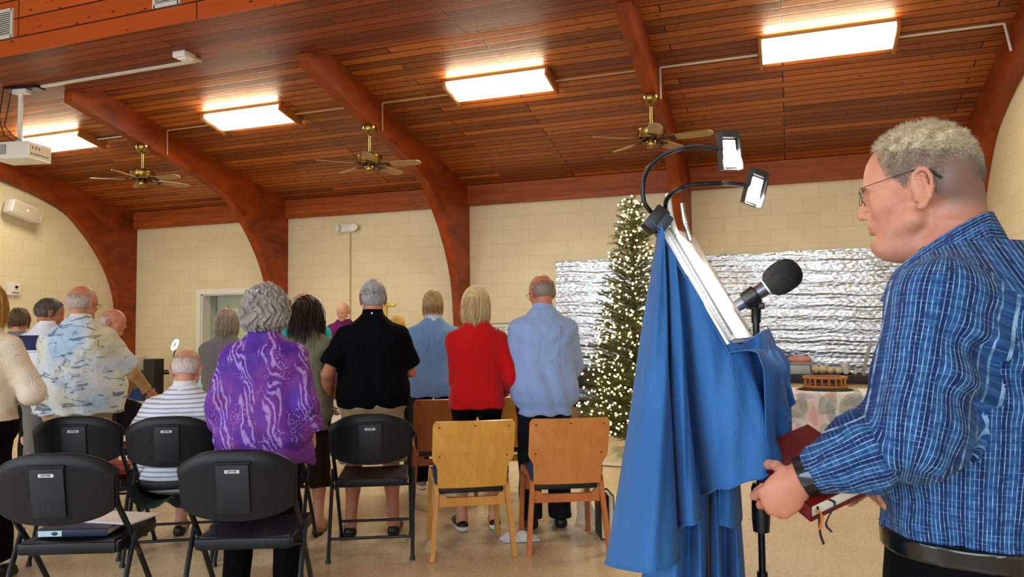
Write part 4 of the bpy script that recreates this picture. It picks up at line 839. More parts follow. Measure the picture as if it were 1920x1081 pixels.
mclip.v = [tuple(np.array(v)+[0, 0, dz]) for v in mclip.v]; mclip.build('microphone_clip', M_mic, mc)
# ================================================================ FIGURES (distance fields meshed with surface nets)
def axis(lo, hi, step, fine=()):
    out = [lo]
    while out[-1] < hi:
        s = step
        for a, b, f in fine:
            if a-step*1.5 <= out[-1] <= b: s = min(s, f)
        out.append(out[-1]+s)
    return np.array(out)
def nrm(v): v = np.array(v, float); return v/(np.linalg.norm(v)+1e-12)
def rotz(a): c, s = math.cos(a), math.sin(a); return np.array([[c, -s, 0], [s, c, 0], [0, 0, 1.]])
def rotx(a): c, s = math.cos(a), math.sin(a); return np.array([[1, 0, 0], [0, c, -s], [0, s, c.real]])
class Field:
    def __init__(s, xs, ys, zs): s.a = [xs, ys, zs]; s.F = np.full((len(xs), len(ys), len(zs)), 1., np.float32); s.step = max(np.diff(xs).max(), np.diff(zs).max())
    def ap(s, fn, lo, hi, k=0., op='u'):
        pad = k+2.5*s.step; sl = []
        for i in range(3):
            a = np.searchsorted(s.a[i], lo[i]-pad); b = np.searchsorted(s.a[i], hi[i]+pad)
            if b <= a: return s
            sl.append(slice(a, b))
        X = s.a[0][sl[0]][:, None, None]; Y = s.a[1][sl[1]][None, :, None]; Z = s.a[2][sl[2]][None, None, :]
        d = fn(X, Y, Z); A = s.F[tuple(sl)]
        if op == 'u':
            if k > 0: h = np.maximum(k-np.abs(A-d), 0)/k; s.F[tuple(sl)] = np.minimum(A, d)-h*h*k*.25
            else: s.F[tuple(sl)] = np.minimum(A, d)
        elif op == 'c':
            if k > 0: h = np.maximum(k-np.abs(A+d), 0)/k; s.F[tuple(sl)] = np.maximum(A, -d)+h*h*k*.25
            else: s.F[tuple(sl)] = np.maximum(A, -d)
        return s
    def ball(s, c, r, k=0., op='u'): return s.ell(c, (r, r, r), None, k, op)
    def ell(s, c, r, M=None, k=0., op='u'):
        c = np.array(c, float); R_ = max(r)
        def fn(X, Y, Z):
            x, y, z = X-c[0], Y-c[1], Z-c[2]
            if M is not None:
                x, y, z = M[0, 0]*x+M[1, 0]*y+M[2, 0]*z, M[0, 1]*x+M[1, 1]*y+M[2, 1]*z, M[0, 2]*x+M[1, 2]*y+M[2, 2]*z
            k0 = np.sqrt((x/r[0])**2+(y/r[1])**2+(z/r[2])**2)+1e-9; k1 = np.sqrt((x/r[0]**2)**2+(y/r[1]**2)**2+(z/r[2]**2)**2)+1e-9
            return k0*(k0-1)/k1
        return s.ap(fn, c-R_, c+R_, k, op)
    def rc(s, a, b, r1, r2, k=0., op='u', cut=False, sq=None):
        a = np.array(a, float); b = np.array(b, float); ba = b-a; L = ba@ba; m_ = max(r1, r2)*(1 if sq is None else max(1, sq[1]))
        def fn(X, Y, Z):
            x, y, z = X-a[0], Y-a[1], Z-a[2]; h = np.clip((x*ba[0]+y*ba[1]+z*ba[2])/L, 0, 1)
            px, py, pz = x-h*ba[0], y-h*ba[1], z-h*ba[2]
            if sq is not None:
                v, q = sq; dd = px*v[0]+py*v[1]+pz*v[2]; f = (1/q-1); px, py, pz = px+dd*v[0]*f, py+dd*v[1]*f, pz+dd*v[2]*f
            d = np.sqrt(px**2+py**2+pz**2)-(r1+(r2-r1)*h)
            if cut: u = ba/math.sqrt(L); d = np.maximum(d, (X-b[0])*u[0]+(Y-b[1])*u[1]+(Z-b[2])*u[2])
            return d
        return s.ap(fn, np.minimum(a, b)-m_, np.maximum(a, b)+m_, k, op)
    def loft(s, T, k=0., op='u', p=2.3, rot=None):
        """T rows: z, rx, ry, cx, cy"""
        T = np.array(T, float)
        def fn(X, Y, Z):
            z = Z; A = np.interp(z, T[:, 0], T[:, 1]); B = np.interp(z, T[:, 0], T[:, 2]); cx = np.interp(z, T[:, 0], T[:, 3]); cy = np.interp(z, T[:, 0], T[:, 4])
            x, y = X-cx, Y-cy; q = (np.abs(x/A)**p+np.abs(y/B)**p)**(1/p)+1e-9; rr = np.sqrt(x*x+y*y)+1e-9
            d = (q-1)/q*rr
            d = np.where(q < .05, -np.minimum(A, B), d)
            return np.maximum(d, np.maximum(T[0, 0]-z, z-T[-1, 0]))
        rx = T[:, 1].max(); ry = T[:, 2].max()
        return s.ap(fn, (T[:, 3].min()-rx, T[:, 4].min()-ry, T[0, 0]), (T[:, 3].max()+rx, T[:, 4].max()+ry, T[-1, 0]), k, op)
    def warp(s, fn):
        X = s.a[0][:, None, None]; Y = s.a[1][None, :, None]; Z = s.a[2][None, None, :]
        s.F += np.where(np.abs(s.F) < .05, fn(X, Y, Z), 0).astype(np.float32); return s
    def cutz(s, z, below=True):
        Z = s.a[2][None, None, :]; s.F = np.maximum(s.F, (z-Z) if below else (Z-z)).astype(np.float32); return s
    def mesh(s):
        F = s.F; I = F < 0; nx, ny, nz = F.shape
        c = np.zeros((nx-1, ny-1, nz-1), np.int8)
        for i in (0, 1):
            for j in (0, 1):
                for k in (0, 1): c += I[i:nx-1+i, j:ny-1+j, k:nz-1+k]
        idx = np.full(c.shape, -1, np.int64); m_ = (c > 0) & (c < 8); ii, jj, kk = np.nonzero(m_); idx[ii, jj, kk] = np.arange(len(ii))
        S = np.zeros((len(ii), 3)); N = np.zeros(len(ii)); ax = s.a
        E8 = [(0, (0, j, k)) for j in (0, 1) for k in (0, 1)]+[(1, (i, 0, k)) for i in (0, 1) for k in (0, 1)]+[(2, (i, j, 0)) for i in (0, 1) for j in (0, 1)]
        for d, (oi, oj, ok) in E8:
            a = (ii+oi, jj+oj, kk+ok); b = (a[0]+(d == 0), a[1]+(d == 1), a[2]+(d == 2)); fa, fb = F[a], F[b]; q = (fa < 0) != (fb < 0)
            t = np.where(q, fa/(np.where(q, fa-fb, 1)), 0)
            pa = np.stack([ax[0][a[0]], ax[1][a[1]], ax[2][a[2]]], 1); pb = np.stack([ax[0][b[0]], ax[1][b[1]], ax[2][b[2]]], 1)
            S += np.where(q[:, None], pa+(pb-pa)*t[:, None], 0); N += q
        V = S/N[:, None]; Q = []
        for d in range(3):
            sl0 = [slice(None)]*3; sl1 = [slice(None)]*3; sl0[d] = slice(0, -1); sl1[d] = slice(1, None)
            A, B = I[tuple(sl0)], I[tuple(sl1)]; e = np.nonzero(A != B); o1, o2 = [(1, 2), (2, 0), (0, 1)][d]
            ok_ = (e[o1] > 0) & (e[o2] > 0) & (e[o1] < F.shape[o1]-1) & (e[o2] < F.shape[o2]-1); e = [q[ok_] for q in e]; fl = A[tuple(e)]
            def cell(da, db): q = [e[0].copy(), e[1].copy(), e[2].copy()]; q[o1] = q[o1]-da; q[o2] = q[o2]-db; return idx[tuple(q)]
            q4 = np.stack([cell(0, 0), cell(1, 0), cell(1, 1), cell(0, 1)], 1); q4[~fl] = q4[~fl][:, ::-1]; Q.append(q4)
        Q = np.concatenate(Q); Q = Q[(Q >= 0).all(1)]
        return V, Q
def grow(name, fld, mat, parent, attrs=None):
    V, Q = fld.mesh(); a = None if attrs is None else (attrs(V, Q) if attrs.__code__.co_argcount == 2 else attrs(V))
    return np_mesh(name, V, Q, mat, parent, True, a)
# ---- skin / cloth materials
def skin(name, base, red=None, mott=.34):
    if name in _mc: return _mc[name]
    t = NT(name); red = red or tuple(min(1, c*f) for c, f in zip(base[:3], (1.02, .68, .62)))+(1,)
    n1 = t.noise(t.obj(), 9, 4, .6); n2 = t.noise(t.obj(), 60, 3, .6)
    c = t.mix(t.math('MULTIPLY', t.ramp(n1, [(.35, (0, 0, 0)), (.7, (1, 1, 1))]), mott), base, red); c = t.mix(t.math('MULTIPLY', n2, .22), c, red)
    t.bs(Base_Color=c, Roughness=.52, Subsurface_Weight=.06); t.b.inputs['Subsurface Radius'].default_value = (.012, .005, .003); t.bump(n2, .12, .003); _mc[name] = t.m; return t.m
SK = skin('fair_skin', srgb(208, 156, 128)); SK2 = skin('ruddy_skin', srgb(190, 128, 100)); SKT = skin('tan_skin', srgb(168, 108, 80))
def cloth(name, col, rough=.88, wr=.35, sc=(9, 9, 4), fine=900):
    if name in _mc: return _mc[name]
    t = NT(name); n1 = t.noise(t.map(t.obj(), sc), 1.4, 4, .55, 1.2); t.bs(Base_Color=col, Roughness=rough); t.b.inputs['Sheen Weight'].default_value = .12 if sum(col[:3]) > .3 else .0
    t.b.inputs['Specular IOR Level'].default_value = .25 if sum(col[:3]) > .1 else .1
    t.bump(t.math('ADD', n1, t.math('MULTIPLY', t.noise(t.obj(), fine, 1), .03)), wr, .03); _mc[name] = t.m; return t.m
def hair_mat(name, lo, hi, rough=.45):
    if name in _mc: return _mc[name]
    t = NT(name); g = t.n('ShaderNodeNewGeometry'); ri = g.outputs['Random Per Island']; n_ = t.noise(t.map(t.obj(), (40, 40, 9)), 3, 3)
    t.bs(Base_Color=t.ramp(t.math('ADD', t.math('MULTIPLY', ri, .55), t.math('MULTIPLY', n_, .45)), [(.15, lo), (.8, hi)]), Roughness=rough); t.b.inputs['Specular IOR Level'].default_value = .4; t.bump(n_, .5, .01); _mc[name] = t.m; return t.m
# ---- head
class HF:
    """head frame: local mm coordinates (r right, f forward, u up), origin at skull centre"""
    def __init__(s, o, sc, yaw=0., tilt=0., roll=0., fs=1.):
        s.fs = fs
        s.o = np.array(o, float); s.s = sc/1000.; c, q = math.cos(roll), math.sin(roll)
        s.M = rotz(yaw) @ np.array([[1, 0, 0], [0, math.cos(tilt), math.sin(tilt)], [0, -math.sin(tilt), math.cos(tilt)]]) @ np.array([[c, 0, q], [0, 1, 0], [-q, 0, c]])
    def p(s, r, f, u): return s.o+s.M @ (np.array([r, f*s.fs, u])*s.s)
    def e(s, F, c, r, k=0., op='u', M=None): r = (r[0], r[1]*s.fs, r[2]); F.ell(s.p(*c), [q*s.s for q in r], s.M if M is None else s.M @ M, k*s.s, op)
    def c(s, F, a, b, r1, r2, k=0., op='u'): F.rc(s.p(*a), s.p(*b), r1*s.s, r2*s.s, k*s.s, op)
def head_shape(F, h, detail=True, fem=0., jowl=0.):
    h.e(F, (0, 5, 20), (77-3*fem, 106, 95)); h.e(F, (0, 44, 18), (64, 73, 74), 12); h.e(F, (0, -38, 6), (70, 62, 70), 14)
    h.e(F, (0, 50, -44), (55-3*fem, 59, 74), 14)
    for s_ in (-1, 1):
        h.c(F, (s_*13, 84-fem*4, -104), (s_*50, 18, -66), 18-2*fem+jowl, 18+jowl, 20); h.e(F, (s_*38, 70, -34), (24, 28, 25), 14)
    h.e(F, (0, 88-fem*3, -106), (22, 23, 21), 14)
    if jowl: h.e(F, (0, 48, -112), (40, 44, 24+jowl), 22)
    if not detail:
        h.c(F, (0, 112, -14), (0, 124, -40), 8, 11, 6)
        for s_ in (-1, 1): h.e(F, (s_*79, -4, -14), (10, 19, 32), 5)
        return
    for s_ in (-1, 1):
        h.c(F, (s_*14, 106, 4), (s_*44, 92, 3), 11, 9, 12)                 # brow
        h.e(F, (s_*33, 116, -15), (16, 19, 11), 9, 'c')                    # socket
        h.e(F, (s_*32, 88, -15), (15, 14.5, 14))                           # eyeball under lids
        h.c(F, (s_*22, 101, -18), (s_*44, 95, -19), 3.2, 2.8, 5)           # lower lid
        h.c(F, (s_*21, 101.5, -11), (s_*45, 95, -12), 4.2, 3.2, 4)         # upper lid
    h.c(F, (0, 111, -2), (0, 121, -36), 7.5, 9.5, 9); h.e(F, (0, 125, -43), (11, 11.5, 10), 6)
    for s_ in (-1, 1):
        h.e(F, (s_*12, 113, -46), (7.5, 11, 8), 5); h.e(F, (s_*6, 119, -54.5), (3.4, 6, 3.5), 2, 'c')
    h.e(F, (0, 103, -67), (25, 13, 12), 10)
    h.e(F, (0, 104.5, -69), (20, 10, 5), 4); h.e(F, (0, 103.5, -80), (18, 10.5, 6), 4)
    h.c(F, (-22, 104, -74.5), (22, 104, -74.5), 1.2, 1.2, 2, 'c'); h.e(F, (0, 116, -74.5), (20, 8, 1.6), 2, 'c')
    h.c(F, (-18, 103, -90), (18, 103, -90), 5, 5, 8, 'c')
    for s_ in (-1, 1): ear(F, h, s_)
def ear(F, h, s_, f0=-4, u0=-14, k=1.):
    h.e(F, (s_*72, f0+4, u0-4), (12, 15, 24), 6)
    out = [(12, -20, 74), (16, 4, 78), (13, 24, 82), (2, 33, 86), (-11, 30, 89), (-19, 16, 91), (-19, -4, 90), (-13, -20, 87), (-3, -33, 82), (6, -37, 79)]
    pts = [(s_*w, f0+a, u0+b) for a, b, w in out]
    for a, b in zip(pts[:-1], pts[1:]): h.c(F, a, b, 4.2, 4.2, 3)
    h.e(F, (s_*80, f0+1, u0-32), (5.5, 9, 9), 4)                            # lobe
    h.e(F, (s_*80, f0-3, u0+2), (7, 15, 26), 3)                              # plate
    inn_ = [(5, 16, 87), (-7, 14, 89), (-10, -2, 89), (-6, -16, 87)]
    pi_ = [(s_*w, f0+a, u0+b) for a, b, w in inn_]
    for a, b in zip(pi_[:-1], pi_[1:]): h.c(F, a, b, 3., 3., 2)
    h.e(F, (s_*90, f0+3, u0-5), (8, 8, 12), 3, 'c')                          # concha
    h.e(F, (s_*76, f0+12, u0-7), (8, 4.5, 7), 3)                              # tragus
# ---- hair strands as thin three-sided tubes
def strands(h, roots, fn, n, r0, name, mat, parent, rg):
    """roots: list of (point, dir) in head mm; fn(k, p, d, step) gives the next direction"""
    V = []; Fc = []; 
    P0 = np.array([q[0] for q in roots], float); D0 = np.array([q[1] for q in roots], float); m_ = len(P0)
    pts = [P0]; p = P0.copy(); d = D0.copy()
    for k in range(n):
        d, st = fn(k, p, d); p = p+d*st; pts.append(p.copy())
    pts = np.array(pts)                                                     # n+1, m, 3
    W = np.einsum('ij,nmj->nmi', h.M, pts*np.array([1, h.fs, 1])*h.s)+h.o; T = np.gradient(W, axis=0); T /= np.linalg.norm(T, axis=2, keepdims=True)+1e-12
    up_ = rg.normal(size=(m_, 3)); a = np.cross(T, up_[None]); a /= np.linalg.norm(a, axis=2, keepdims=True)+1e-12; b = np.cross(T, a)
    rr = r0*(1-.75*np.linspace(0, 1, n+1)**2)[:, None, None]*(rg.uniform(.7, 1.3, m_)[None, :, None])
    ring = np.stack([W+a*rr*math.cos(2.094*q)+b*rr*math.sin(2.094*q) for q in range(3)], 2)   # n+1,m,3,3
    V = ring.transpose(1, 0, 2, 3).reshape(-1, 3); base = (np.arange(m_)*(n+1)*3)[:, None, None]
    f = np.array([[i*3+q, i*3+(q+1) % 3, (i+1)*3+(q+1) % 3, (i+1)*3+q] for i in range(n) for q in range(3)])[None]
    return V, (base+f).reshape(-1, 4)
def scalp(rg, n, cond, grow_=1.02):
    out = []
    while len(out) < n:
        v = rg.normal(size=3); v /= np.linalg.norm(v)
        p = np.array([v[0]*77, 5+v[1]*107, 20+v[2]*96])*1.0
        if cond(p, v): out.append((p*grow_, v))
    return out
def unit(d): return d/(np.linalg.norm(d, axis=1, keepdims=True)+1e-9)
def keep_out(p, d, marg=3.):
    """push the direction off the skull"""
    q = (p-[0, 5, 20])/[77+marg, 107+marg, 96+marg]; r = np.linalg.norm(q, axis=1, keepdims=True); nn = unit(q/[77, 107, 96]); ins = (r < 1.03)
    dot = (d*nn).sum(1, keepdims=True); return unit(np.where(ins & (dot < 0), d-dot*nn*1.05+nn*.06, d))
def hair_obj(h, parent, style, mat, res=.005, seed=1, count=None):
    rg = np.random.default_rng(seed); Vs, Fs = [], []
    xs = lambda i, lo, hi: axis(h.o[i]+lo, h.o[i]+hi, res)
    low_ = {'bob': -.22, 'long': -.42, 'curly': -.24, 'mid': -.19}.get(style, -.17)
    F = Field(xs(0, -.17, .17), xs(1, -.19, .19), xs(2, low_*h.s*1000, .19)); k = 10
    G = lambda p, f: (np.sin(p[0]*f+1.3*np.sin(p[2]*f*.7))*np.sin(p[1]*f*1.1+1.)*np.sin(p[2]*f*.9+2))
    if style in ('short', 'shortfront'):
        h.e(F, (0, -2, 26), (82, 108, 99)); h.e(F, (0, -30, -12), (79, 78, 66), 12)
        h.e(F, (0, 84, -40), (110, 70, 92), 12, 'c'); h.e(F, (0, 30, -95), (120, 120, 52), 10, 'c')
        for s_ in (-1, 1): h.e(F, (s_*86, 2, -14), (16, 23, 34), 4, 'c')
    elif style == 'bald':      # thin ring of hair round sides and back
        h.e(F, (0, 3, 10), (78.2, 107.5, 80)); h.e(F, (0, -38, 4), (72, 64.5, 72), 12); h.e(F, (0, 4, 92), (110, 125, 66), 8, 'c'); h.e(F, (0, 84, -10), (120, 92, 120), 10, 'c'); h.e(F, (0, 0, -92), (120, 120, 52), 10, 'c')
        for s_ in (-1, 1): h.e(F, (s_*86, 2, -14), (16, 23, 34), 4, 'c')
    elif style == 'bob':
        h.e(F, (0, -6, 28), (92, 114, 106)); h.e(F, (0, -22, -38), (100, 98, 92), 22); h.e(F, (0, -20, -84), (96, 92, 58), 20); h.e(F, (0, 108, -55), (66, 70, 108), 8, 'c'); h.e(F, (0, 40, -150), (55, 90, 60), 10, 'c')
    elif style == 'mid':
        h.e(F, (0, -8, 34), (90, 114, 104)); h.e(F, (0, -42, -6), (80, 78, 74), 22); h.e(F, (0, 100, -40), (90, 84, 96), 10, 'c')
        for s_ in (-1, 1): h.e(F, (s_*90, 6, -26), (16, 20, 24), 6, 'c')
    elif style == 'curly':
        h.e(F, (0, -12, 26), (128, 134, 124)); h.e(F, (0, -25, -40), (132, 114, 90), 25); h.e(F, (0, 118, -50), (74, 76, 110), 8, 'c')
    elif style == 'long':
        h.e(F, (0, -8, 26), (90, 114, 106)); h.e(F, (0, -28, -80), (92, 84, 130), 30); h.e(F, (8, -50, -210), (76, 44, 130), 30); h.e(F, (0, 108, -60), (64, 72, 120), 8, 'c')
    amp = {'curly': .010, 'bob': .003, 'mid': .003, 'long': .002}.get(style, .001)
    F.warp(lambda X, Y, Z: amp*np.sin(X*95+2*np.sin(Z*55))*np.sin(Y*85+np.sin(X*60))+amp*.6*np.sin((X+Y)*170+2*np.sin(Z*60)))
    V, Q = F.mesh(); Vs.append(V); Fs.append(Q)
    if style in ('bob', 'long', 'mid', 'curly'):
        L = {'bob': 250, 'long': 430, 'mid': 105, 'curly': 130}[style]; n = 14 if style != 'curly' else 22; N_ = count or {'bob': 1100, 'long': 900, 'mid': 1000, 'curly': 2300}[style]
        grow_ = {'bob': 1.16, 'long': 1.14, 'mid': 1.12, 'curly': 1.12}[style]
        cond = (lambda p, v: v[2] > -.35 and not (v[1] > .45 and v[2] < .55)) if style != 'curly' else (lambda p, v: v[2] > -.95 and not (v[1] > .5 and v[2] < .5))
        crown = np.array([0, -30, 120.])
        def first(p, v):
            if style == 'curly': return unit((v+rg.normal(size=3)*.5)[None])[0]
            t_ = p-crown; t_ = t_-v*(t_@v); t_ = t_/(np.linalg.norm(t_)+1e-6); return unit((t_+[0, 0, -.25]+rg.normal(size=3)*.12+v*.12)[None])[0]
        roots = [(p*grow_ if style != 'curly' else p*rg.uniform(1.2, 1.42), first(p, v)) for p, v in scalp(rg, N_, cond, 1.)]
        ph = rg.uniform(0, 6.28, len(roots)); st = L/n*rg.uniform(.75, 1.1, (len(roots), 1)); fr = rg.uniform(.7, 1.1, len(roots)); ax_ = unit(rg.normal(size=(len(roots), 3))); ay_ = np.cross(ax_, unit(rg.normal(size=(len(roots), 3))))
        def fn(k, p, d):
            if style == 'curly':
                w = ph+k*fr; d2 = unit(d*.35+ax_*np.cos(w)[:, None]+ay_*np.sin(w)[:, None]+np.array([0, 0, -.22])); return keep_out(p, d2, 18), st*1.0
            g_ = np.array([0, 0, -.42]) if style != 'mid' else np.array([0, -.02, -.30]); d2 = unit(d+g_+np.stack([np.sin(ph+k*.9)*.10, np.cos(ph+k*.7)*.10, 0*ph], 1))
            m_ = {'bob': 14, 'long': 10, 'mid': 9}[style]; out_ = keep_out(p, d2, m_)
            if style == 'bob': out_ = np.where(p[:, 2:3] < -70, unit(out_+np.array([0, 0, 0])-np.sign(p)*[.14, .10, 0]), out_)
            return out_, st
        V, Q = strands(h, roots, fn, n, {'curly': .0016, 'bob': .0016, 'mid': .0015, 'long': .0015}[style], 'x', mat, parent, rg); Vs.append(V); Fs.append(Q)
    else:
        bald = style == 'bald'
        cond = (lambda p, v: -.5 < v[2] < .40 and v[1] < .1 and abs(v[0]) < .96) if bald else (lambda p, v: v[2] > -.55-.1*v[1] and not (v[1] > .30 and v[2] < .62))
        roots = [(p, unit((v*(.22 if bald else .4)+np.array([0, -.35, -.5])+rg.normal(size=3)*.16)[None])[0]) for p, v in scalp(rg, count or (700 if bald else 1300), cond, 1.03)]
        Lh = 11 if bald else 26
        V, Q = strands(h, roots, lambda k, p, d: (keep_out(p, unit(d+np.array([0, 0, -.25])), 4), Lh/4), 4, .0011, 'x', mat, parent, rg); Vs.append(V); Fs.append(Q)
    o = 0; FF = []
    for V, Q in zip(Vs, Fs): FF.append(Q+o); o += len(V)
    return np_mesh('hair', np.vstack(Vs), np.vstack(FF), mat, parent)
# ---- hand
def hand(F, w, d, n_, s, side, curl=.35, spread=.10, th=None):
    """w wrist point, d direction to the fingers, n_ palm-facing direction, side +1 if the thumb leaves toward d x n_"""
    d = nrm(d); n_ = nrm(np.array(n_)-d*(np.array(n_)@d)); t = np.cross(d, n_)*side
    F.rc(w, w+d*.03*s, .027*s, .030*s, .01, sq=(n_, .72)); pc = w+d*.055*s
    M = np.stack([t, d, n_], 1); F.ell(pc, (.042*s, .048*s, .016*s), M, .012)
    F.ell(w+d*.04*s+t*.022*s+n_*.006*s, (.017*s, .03*s, .014*s), M, .01)
    for i, (o, l) in enumerate([(.031, .078), (.010, .088), (-.011, .082), (-.030, .064)]):
        b = w+d*(.088-abs(o)*.25)*s+t*o*s; dd = nrm(d+t*o*spread*20); p = b; a = curl*(.8+.12*i); rr = .0088*s
        for j, f in enumerate((.45, .30, .25)):
            c, q = math.cos(a), math.sin(a); dv = dd*c+n_*q; e = p+dv*l*f*s; F.rc(p, e, rr, rr*.93, .004); p = e; rr *= .93; a += curl*(1.0 if j == 0 else .8)
    b = w+d*.022*s+t*.034*s+n_*.004*s; p = b; dv = nrm(d*.62+t*.72+n_*.25*curl) if th is None else nrm(d*th[0]+t*th[1]+n_*th[2])
    for l, q in ((.034, .0), (.030, .35), (.024, .3)):
        dv = nrm(dv+d*q+n_*q*curl); e = p+dv*l*s; F.rc(p, e, .0105*s, .0095*s, .006); p = e
def ik(a, b, l1, l2, pole):
    a, b = np.array(a, float), np.array(b, float); v = b-a; L = min(np.linalg.norm(v), (l1+l2)*.995); u = nrm(v); x = (l1*l1-l2*l2+L*L)/(2*L); hgt = math.sqrt(max(l1*l1-x*x, 1e-6)); q = np.array(pole, float); q = nrm(q-u*(q@u)); return a+u*x+q*hgt, a+u*L
# ---- generic person
BT = np.array([[.80, .13, .10, 0, -.01], [.86, .168, .118, 0, -.012], [.93, .172, .122, 0, -.012], [1.02, .155, .112, 0, 0], [1.10, .148, .106, 0, .004], [1.20, .156, .112, 0, .004], [1.30, .166, .120, 0, 0], [1.365, .138, .106, 0, -.012], [1.425, .088, .078, 0, -.018], [1.49, .062, .058, 0, -.012]])
def person(name, pos, rz, H, lab, g=1., wd=1., belly=0., skin_m=None, hair='short', hair_m=None, shirt=None, pants=None, shoes=None, pose='hymn', head=(0., .15, 0.), res=.0095, seat=False, glasses=None, collar=None, fem=0., jowl=0., extra=None, hands=True, stance=.10, hair_seed=1, hcount=None, detail=False, hs=1.06, lift=0.):
    s = H/1.75; root = empty(name, tuple(pos), rz, lab, 'person'); skin_m = skin_m or SK
    if not name == 'person': root.name = name
    dz = -.40 if seat else 0.
    def Z(z): return z*s+dz
    T = BT.copy(); bel = belly*np.exp(-((T[:, 0]-1.04)/.14)**2)
    T[:, 1] = T[:, 1]*wd*s*g+bel*.6; T[:, 2] = T[:, 2]*g*s+bel; T[:, 4] = T[:, 4]*s+bel*.55; T[-1, 1:3] = [.056*s, .056*s]; T[-2, 1] = .086*s*wd; T[-2, 2] = .080*s
    T[:, 0] = T[:, 0]*s+dz; cxs = 0
    S = {}
    shw = .161*s*wd
    for sd_ in (-1, 1):
        S[sd_] = np.array([sd_*shw, -.012*s, Z(1.338)])
    arms = {}
    P_ = pose if isinstance(pose, dict) else {'hymn': {-1: ((-.10, .30, 1.13), (-.12, -.55, -1)), 1: ((.10, .30, 1.13), (.12, -.55, -1))}, 'down': {-1: ((-.25, .03, .86), (-.4, -1, 0)), 1: ((.25, .03, .86), (.4, -1, 0))}}[pose]
    for sd_ in (-1, 1):
        (wx, wy, wz), pole = P_[sd_][:2]
        e, w = ik(S[sd_], (wx*s*max(1, wd*.95), wy*s+bel.max()*.6, Z(wz)), .285*s, .255*s, pole); arms[sd_] = (e, w)
    hipz = Z(.90)
    hw = .088*s*max(1, g*.96)
    legs = {}
    for sd_ in (-1, 1):
        hp = np.array([sd_*hw, -.01, hipz])
        if seat: kn = np.array([sd_*.12*s, .40*s, .50*s]); an = np.array([sd_*.12*s, .38*s, .085*s])
        else: kn = np.array([sd_*(hw*.55+stance*.5)*1.0, .012, .485*s]); an = np.array([sd_*stance, -.025, .085*s])
        legs[sd_] = (hp, kn, an)
    h = HF((0, (.018 if not seat else .03)*s, Z(1.605)), s*(.97-.03*fem)*hs, head[0], head[1], head[2])
    # --- body
    ext = .40*s*max(1, wd)+.06
    zl, zh = -.01, h.o[2]+.15
    wz = [arms[q][1] for q in (-1, 1)]
    fz = [(h.o[2]-.15, h.o[2]+.14, .0048 if detail else .0065)]; fx = [(-.10, .10, .0055 if detail else .007)]; fy = [(h.o[1]-.12, h.o[1]+.15, .0055 if detail else .007)]
    ymax = max(.62*s if seat else .30*s, max(w[1] for w in wz)+.22*s)
    B = Field(axis(-ext, ext, res, fx), axis(-.26*s*max(1, g), ymax, res, fy), axis(zl, zh, res, fz))
    TB = T.copy(); TB[:, 1] -= .012; TB[:, 2] -= .012; B.loft(TB)
    for sd_ in (-1, 1):
        e, w = arms[sd_]; B.rc((sd_*.045*s, -.015*s, Z(1.425)), S[sd_]+[0, 0, -.005], .05*s, .052*s, .04)
        B.rc(S[sd_], e, .051*s*g**.5, .039*s*g**.5, .03); B.rc(e, e+(w-e)*.35, .039*s*g**.5, .041*s*g**.5, .01); B.rc(e+(w-e)*.35, w, .040*s*g**.5, .026*s, .01)
        fd = nrm(w-e); inward = np.array([-sd_*.8, .25, .35]) if P_ is not None and w[1] > .12 else np.array([-sd_, .1, 0])
        hd = nrm(fd+np.array([-sd_*.35, .1, 0])) if w[1] > .12 else fd
        if hands: hand(B, w, hd, inward, s*1.0, -sd_ if w[1] > .12 else sd_, .45)
        hp, kn, an = legs[sd_]; gl = g**.5
        B.rc(hp, kn, .080*s*gl, .054*s*gl, .03); B.rc(kn, an, .050*s*gl, .037*s, .02); B.ell(kn+(an-kn)*.30+[0, -.022*s, 0] if not seat else kn+(an-kn)*.3+[0, -.02, 0], (.047*s*gl, .050*s*gl, .12*s), None, .03)
        B.rc(an+[0, -.02*s, -.035*s], an+[sd_*.02, .135*s, -.058*s], .034*s, .024*s, .02)
        B.rc(an, an+[0, -.02*s, -.045*s], .036*s, .034*s, .02)
    B.rc((0, -.022*s, Z(1.42)), h.p(0, -18, -60), .060*s*(1-.12*fem), .056*s*(1-.14*fem), .03); head_shape(B, h, True, fem, jowl); B.cutz(0.004)
    grow('body', B, skin_m, root)
    # --- shirt
    if shirt:
        m_, hem, sleeve, t_ = shirt['m'], shirt.get('hem', .84), shirt.get('sleeve', 'long'), shirt.get('t', .014)
        fl = shirt.get('flare', .0); G_ = Field(axis(-ext-.05, ext+.05, res), axis(-.33*s*max(1, g), max(.34*s+belly, ymax), res), axis(Z(hem)-.03, Z(1.62), res))
        TS = [r.copy() for r in T if r[0] > Z(hem)-.02]; TS.insert(0, TS[0].copy()); TS[0][0] = Z(hem); 
        for r in TS:
            q = max(0, (Z(1.15)-r[0])/(Z(1.15)-Z(hem)+1e-6)); r[1] += t_+fl*q; r[2] += t_+fl*q*.8
            r[1] = max(r[1], (.146*s*wd+t_) if r[0] < Z(1.31) else 0); 
        TS[-1][0] = Z(1.485); G_.loft(TS, p=2.5)
        sf = shirt.get('loose', 1.)
        for sd_ in (-1, 1):
            e, w = arms[sd_]; G_.rc((sd_*.036*s, -.018*s, Z(1.425)), S[sd_]+[0, 0, -.002], .040*s+t_*.8, .050*s+t_, .05)
            if sleeve == 'short': m2 = S[sd_]+(e-S[sd_])*shirt.get('sl', .72); G_.rc(S[sd_], m2, .054*s*g**.5+t_, .056*s*g**.5*sf+t_*1.2, .03, cut=True)
            else:
                G_.rc(S[sd_], e, .052*s*g**.5+t_, .042*s*sf*g**.5+t_, .035)
                q = shirt.get('cuff', .9); G_.rc(e, e+(w-e)*q, .042*s*sf*g**.5+t_, .032*s*sf*shirt.get('bell', 1.)+t_*.7, .02, cut=True)
